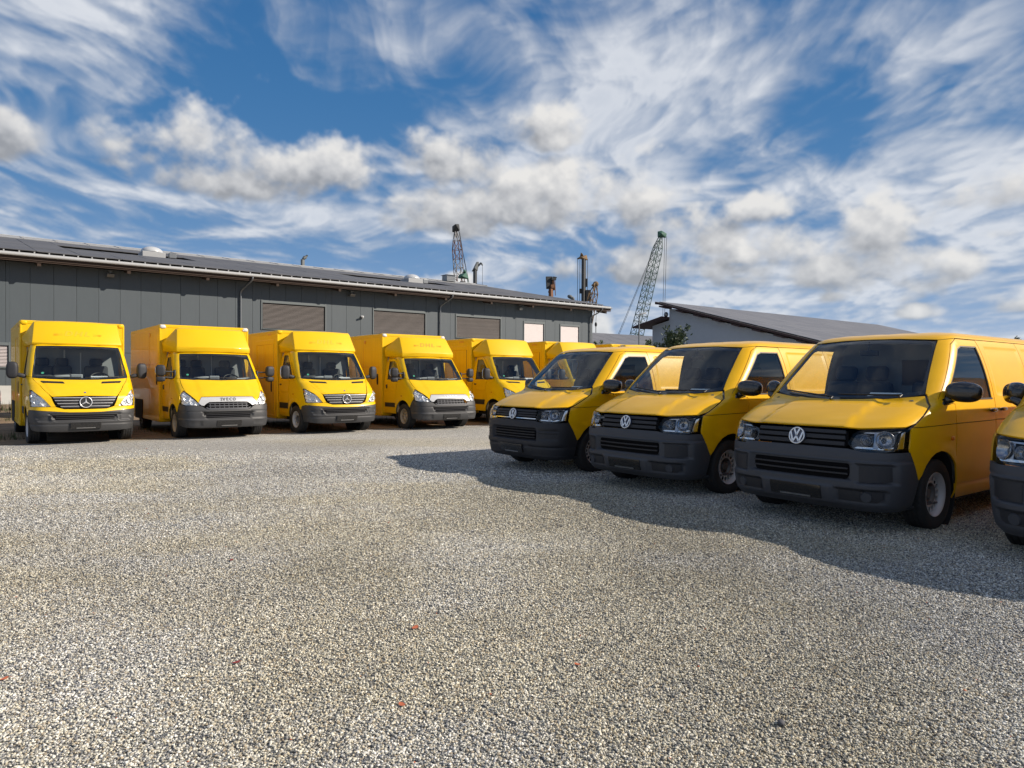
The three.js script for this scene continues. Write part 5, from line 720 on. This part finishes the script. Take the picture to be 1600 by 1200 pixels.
// ---------------------------------------------------------------- ground: gravel yard, bare earth under the trucks
const gravelCols = [[.64, .635, .575], [.54, .53, .47], [.43, .425, .385], [.31, .31, .285], [.20, .205, .21], [.11, .116, .126], [.71, .70, .645], [.49, .445, .35], [.57, .54, .44], [.36, .31, .235], [.26, .265, .275], [.82, .81, .765]];
const groundTone = (x, z) => { const a = fbm(x * .16 + 40, z * .16 + 11, 3), b = fbm(x * .55 + 4, z * .55 + 71, 4); return { m: .9 + .5 * (a - .5) + .42 * (b - .5), w: clamp((fbm(x * .3 + 91, z * .45 + 15, 5) - .53) * 6) }; };
{
  const N = 1024, cells = 176, r = rngOf(9), px = new Float32Array(cells * cells), py = px.slice(), pc = new Uint8Array(cells * cells), ph = px.slice(); for (let i = 0; i < cells * cells; i++) { px[i] = .1 + r() * .8; py[i] = .1 + r() * .8; pc[i] = Math.floor(r() * gravelCols.length); ph[i] = .75 + r() * .5; }
  const col = new Uint8Array(N * N * 4), hgt = new Uint8Array(N * N * 4);
  for (let j = 0; j < N; j++) for (let i = 0; i < N; i++) {
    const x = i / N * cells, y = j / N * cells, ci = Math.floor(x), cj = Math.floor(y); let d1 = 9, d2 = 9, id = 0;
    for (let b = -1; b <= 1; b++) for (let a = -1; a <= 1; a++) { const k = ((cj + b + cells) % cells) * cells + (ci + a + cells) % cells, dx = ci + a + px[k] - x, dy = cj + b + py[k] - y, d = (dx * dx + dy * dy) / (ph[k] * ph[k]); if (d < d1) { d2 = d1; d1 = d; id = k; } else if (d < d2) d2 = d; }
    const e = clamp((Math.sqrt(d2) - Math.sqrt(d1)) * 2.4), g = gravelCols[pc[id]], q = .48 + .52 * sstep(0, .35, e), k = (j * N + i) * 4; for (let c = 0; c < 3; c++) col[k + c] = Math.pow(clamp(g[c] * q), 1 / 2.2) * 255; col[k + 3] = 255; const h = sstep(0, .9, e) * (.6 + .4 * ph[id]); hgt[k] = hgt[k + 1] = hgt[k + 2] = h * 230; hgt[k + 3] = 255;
  }
  const tx = (d, s) => { const t = new THREE.DataTexture(d, N, N); t.wrapS = t.wrapT = THREE.RepeatWrapping; t.magFilter = THREE.LinearFilter; t.minFilter = THREE.LinearMipmapLinearFilter; t.generateMipmaps = true; if (s) t.colorSpace = THREE.SRGBColorSpace; t.needsUpdate = true; return t; };
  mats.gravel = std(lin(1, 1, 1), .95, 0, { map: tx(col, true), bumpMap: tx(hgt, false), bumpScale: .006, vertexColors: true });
  mats.earth = std(lin(1, 1, 1), 1, 0, { map: texOf(512, (u, v) => { const n = pnoise(u, v, 9, 6), m = pnoise(u, v, 40, 3), s = .42 + .24 * (n - .5) + .2 * (m - .5); return [s * 1.16, s * .98, s * .76]; }, true), bumpMap: texOf(512, (u, v) => { const n = pnoise(u, v, 14, 6); return [n, n, n]; }, false), bumpScale: .05 });
  const grid = (x0, x1, z0, z1, n, m, yo) => { const g = new THREE.PlaneGeometry(x1 - x0, z1 - z0, n, m); g.rotateX(-Math.PI / 2); g.translate((x0 + x1) / 2, yo, (z0 + z1) / 2); const P = g.attributes.position, U = g.attributes.uv, C = new Float32Array(P.count * 3); for (let i = 0; i < P.count; i++) { const x = P.getX(i), z = P.getZ(i); U.setXY(i, x / 1.8, z / 1.8); const t = groundTone(x, z); C.set([t.m * (1 - .05 * t.w), t.m * (1 - .09 * t.w), t.m * (1 - .2 * t.w)], i * 3); } g.setAttribute('color', new THREE.BufferAttribute(C, 3)); return g; };
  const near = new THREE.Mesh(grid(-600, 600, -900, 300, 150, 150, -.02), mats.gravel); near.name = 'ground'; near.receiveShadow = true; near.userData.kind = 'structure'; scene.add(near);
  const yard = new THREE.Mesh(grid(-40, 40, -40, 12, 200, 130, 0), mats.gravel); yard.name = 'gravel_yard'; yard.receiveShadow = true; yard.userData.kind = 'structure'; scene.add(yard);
}
const EDGE = (x, z) => { const dx = x + 9.4, dd = -z - 15.45, a = dx * .799 + dd * .601, b = -dx * .601 + dd * .799; return { a, b: b + .32 + .22 * (fbm(a * .7, 3.3, 4) - .5) * 2 }; };   // b > 0 lies behind the front wheels of the trucks
{
  const pts = []; for (let a = -16; a <= 26; a += .12) { const off = -.32 - .22 * (fbm(a * .7, 3.3, 4) - .5) * 2 + (fbm(a * 6, 8, 3) - .5) * .12; pts.push([a, off]); } pts.push([26, 24], [-16, 24]);
  const g = new THREE.ShapeGeometry(new THREE.Shape(pts.map(p => new THREE.Vector2(-9.4 + p[0] * .799 - p[1] * .601, 15.45 + p[0] * .601 + p[1] * .799)))); g.rotateX(-Math.PI / 2); g.translate(0, .006, 0); const U = g.attributes.uv, P = g.attributes.position; for (let i = 0; i < P.count; i++) U.setXY(i, P.getX(i) / 2.3, P.getZ(i) / 2.3); const m = mk('earth_strip', g, mats.earth); m.userData.kind = 'structure';
}
{ // loose stones, real and separate over the near yard
  const R = rngOf(21), V = [0, 1, 2, 3].map(s => { const q = rngOf(50 + s), g = new THREE.IcosahedronGeometry(1, 1), P = g.attributes.position, mm = new Map(), sx = .85 + q() * .5, sz = .75 + q() * .5; for (let i = 0; i < P.count; i++) { const k = [P.getX(i), P.getY(i), P.getZ(i)].map(v => v.toFixed(3)).join(); if (!mm.has(k)) mm.set(k, .8 + q() * .36); const f = mm.get(k); P.setXYZ(i, P.getX(i) * f * sx, P.getY(i) * f * .62, P.getZ(i) * f * sz); } g.computeVertexNormals(); return toCreasedNormals(g, .9); });
  const list = V.map(() => []), inYard = (x, z) => EDGE(x, z).b < -.02;
  const band = (d0, d1, dens, s0, s1) => { const hw = d1 * .75 + 2.1, n = Math.round(dens * (d1 - d0) * 2 * hw); for (let i = 0; i < n; i++) { const d = lerp(d0, d1, R()), x = (R() * 2 - 1) * hw; if (Math.abs(x) > d * .75 + .7 + 1.3 * R() || d > 11 + 3 * R()) continue; if (!inYard(x, -d)) continue; list[Math.floor(R() * 4)].push([x, -d, lerp(s0, s1, R() * R())]); } };
  band(2.0, 4.3, 10500, .0038, .0084); band(4.3, 6.5, 8000, .0042, .0088); band(6.5, 10, 3700, .0052, .0098); band(10, 14, 1400, .0068, .0115);
  const M = new THREE.Matrix4(), Q = new THREE.Quaternion(), E = new THREE.Euler(), C = new THREE.Color(), sm = std(lin(1, 1, 1), .85);
  list.forEach((l, v) => { const im = new THREE.InstancedMesh(V[v], sm, l.length); im.name = v ? `gravel_${String(v).padStart(3, '0')}` : 'gravel'; l.forEach(([x, z, s], i) => { E.set((R() - .5) * .9, R() * 6.28, (R() - .5) * .9); Q.setFromEuler(E); M.compose(new THREE.Vector3(x, s * .25 + R() * .004, z), Q, new THREE.Vector3(s, s, s)); im.setMatrixAt(i, M); const t = groundTone(x, z), c = R() < .0004 ? [.42, .12, .06] : gravelCols[Math.floor(R() * gravelCols.length)], k = t.m * (.85 + R() * .4); im.setColorAt(i, C.setRGB(c[0] * k * (1 - .05 * t.w), c[1] * k * (1 - .09 * t.w), c[2] * k * (1 - .2 * t.w))); }); im.castShadow = im.receiveShadow = true; scene.add(im); tag(im, 'pale and dark loose pebbles covering the open yard', 'gravel', null, 'stuff'); });
}
{ // weeds and grass along the earth strip
  const R = rngOf(33), pos = [], nrm = []; const blade = (x, z, h, w) => { const a = R() * 6.28, c = Math.cos(a), s = Math.sin(a), l = (R() - .3) * h * .8; const p = [[x - c * w, 0, z - s * w], [x + c * w, 0, z + s * w], [x + s * l, h, z - c * l]]; for (const q of p) { pos.push(...q); nrm.push(0, 1, 0); } };
  const W = (a, b) => [-9.4 + a * .799 - b * .601, -(15.45 + a * .601 + b * .799)];
  for (let k = 0; k < 150; k++) { const a = -7 + R() * 22, b = .6 + R() * R() * 15; const [x, z] = W(a, b), n = 8 + R() * 26, rr = .08 + R() * .28; for (let i = 0; i < n; i++) blade(x + (R() - .5) * rr * 2, z + (R() - .5) * rr * 2, .05 + R() * .14, .006); }
  for (let k = 0; k < 260; k++) { const [x, z] = W(-6 + R() * 20, 14 + R() * 4); for (let i = 0; i < 14; i++) blade(x + (R() - .5) * .6, z + (R() - .5) * .6, .1 + R() * .35, .012); }
  const g = new THREE.BufferGeometry(); g.setAttribute('position', new THREE.Float32BufferAttribute(pos, 3)); g.setAttribute('normal', new THREE.Float32BufferAttribute(nrm, 3)); const m = mk('grass', g, std(lin(.07, .10, .03), .8, 0, { side: THREE.DoubleSide })); tag(m, 'sparse grass and weeds on the bare earth under and behind the trucks', 'grass', null, 'stuff');
}
// ---------------------------------------------------------------- small things: papers on the dashboards, bits on the gravel
{
  const sheet = (T, i, lx, ly, lz, label, pos, w = .3, d = .2) => { const [X, , Z] = T[0], th = T[1], c = Math.cos(th), s = Math.sin(th); const t = mk('paper_sheet', bx(w, .003, d, [0, 0, 0]), mats.paper); t.position.set(X + lx * c + lz * s, ly, Z - lx * s + lz * c); t.rotation.set(.35, th + (i % 3 - 1) * .12, 0, 'YXZ'); tag(t, label, 'paper', 'papers lying on the dashboards'); };
  const vl = ['white paper on the dashboard of the van with the chrome grille strip', 'white paper on the dashboard of the second panel van', 'white paper on the dashboard of the largest fully visible van'];
  for (let i = 0; i < 3; i++) sheet(placeV(i), i, .40, 1.262, .0, vl[i], 0, .30, .19);
  const tl = ['white paper on the dashboard of the leftmost truck', 'white paper on the dashboard of the second truck from the left', 'white paper on the dashboard of the third truck from the left', 'white paper on the dashboard of the truck with strong faded letters', 'white paper on the dashboard of the truck half hidden by a van'];
  for (let i = 0; i < 5; i++) sheet(placeT(i), i, i % 2 ? .58 : .35, i % 2 ? 1.36 : 1.385, .11, tl[i], 0, .32, .17);
  const R = rngOf(71); const bits = [[650, 985, 'largest reddish leaf scrap on the gravel right of the middle', .03], [362, 878, 'small dark red leaf scrap on the gravel left of the middle', .024], [630, 1107, 'orange leaf scrap on the gravel near the bottom middle', .022], [905, 1043, 'small orange chip on the gravel right of the bottom middle', .018], [6, 1066, 'orange chip on the gravel at the left edge', .022], [370, 1040, 'pale brown curled scrap on the gravel below the dark red one', .022], [1225, 1136, 'dark stone lying alone on the gravel near the bottom right', .019]];
  for (const [x, y, label, s] of bits) { const d = EYE * FOCAL / (y - 589.5 - .005 * (x - 800)), X = (x - 800) / FOCAL * d, stone = label.includes('stone'); const g = stone ? superball(s, s * .6, s * .8, 2.2, 12) : (() => { const p = new THREE.PlaneGeometry(s * 2, s * 1.1, 6, 4), P = p.attributes.position; for (let i = 0; i < P.count; i++) { const u = P.getX(i) / s, v = P.getY(i) / s; P.setXYZ(i, P.getX(i), P.getY(i) * Math.sqrt(Math.max(.05, 1 - u * u * .95)), s * (.12 * u * u + .1 * v * v + .06 * R())); } p.rotateX(-Math.PI / 2); p.computeVertexNormals(); return p; })(); const m = mk(stone ? 'stone' : 'leaf_scrap', g, stone ? std(lin(.08, .08, .085), .8) : std(label.includes('dark') ? lin(.22, .03, .025) : label.includes('pale') ? lin(.32, .17, .09) : lin(.45, .12, .05), .8, 0, { side: THREE.DoubleSide })); m.position.set(X, stone ? .012 : .011, -d); m.rotation.y = R() * 6; tag(m, label, stone ? 'stone' : 'leaf'); }
}
renderer.render(scene, camera);
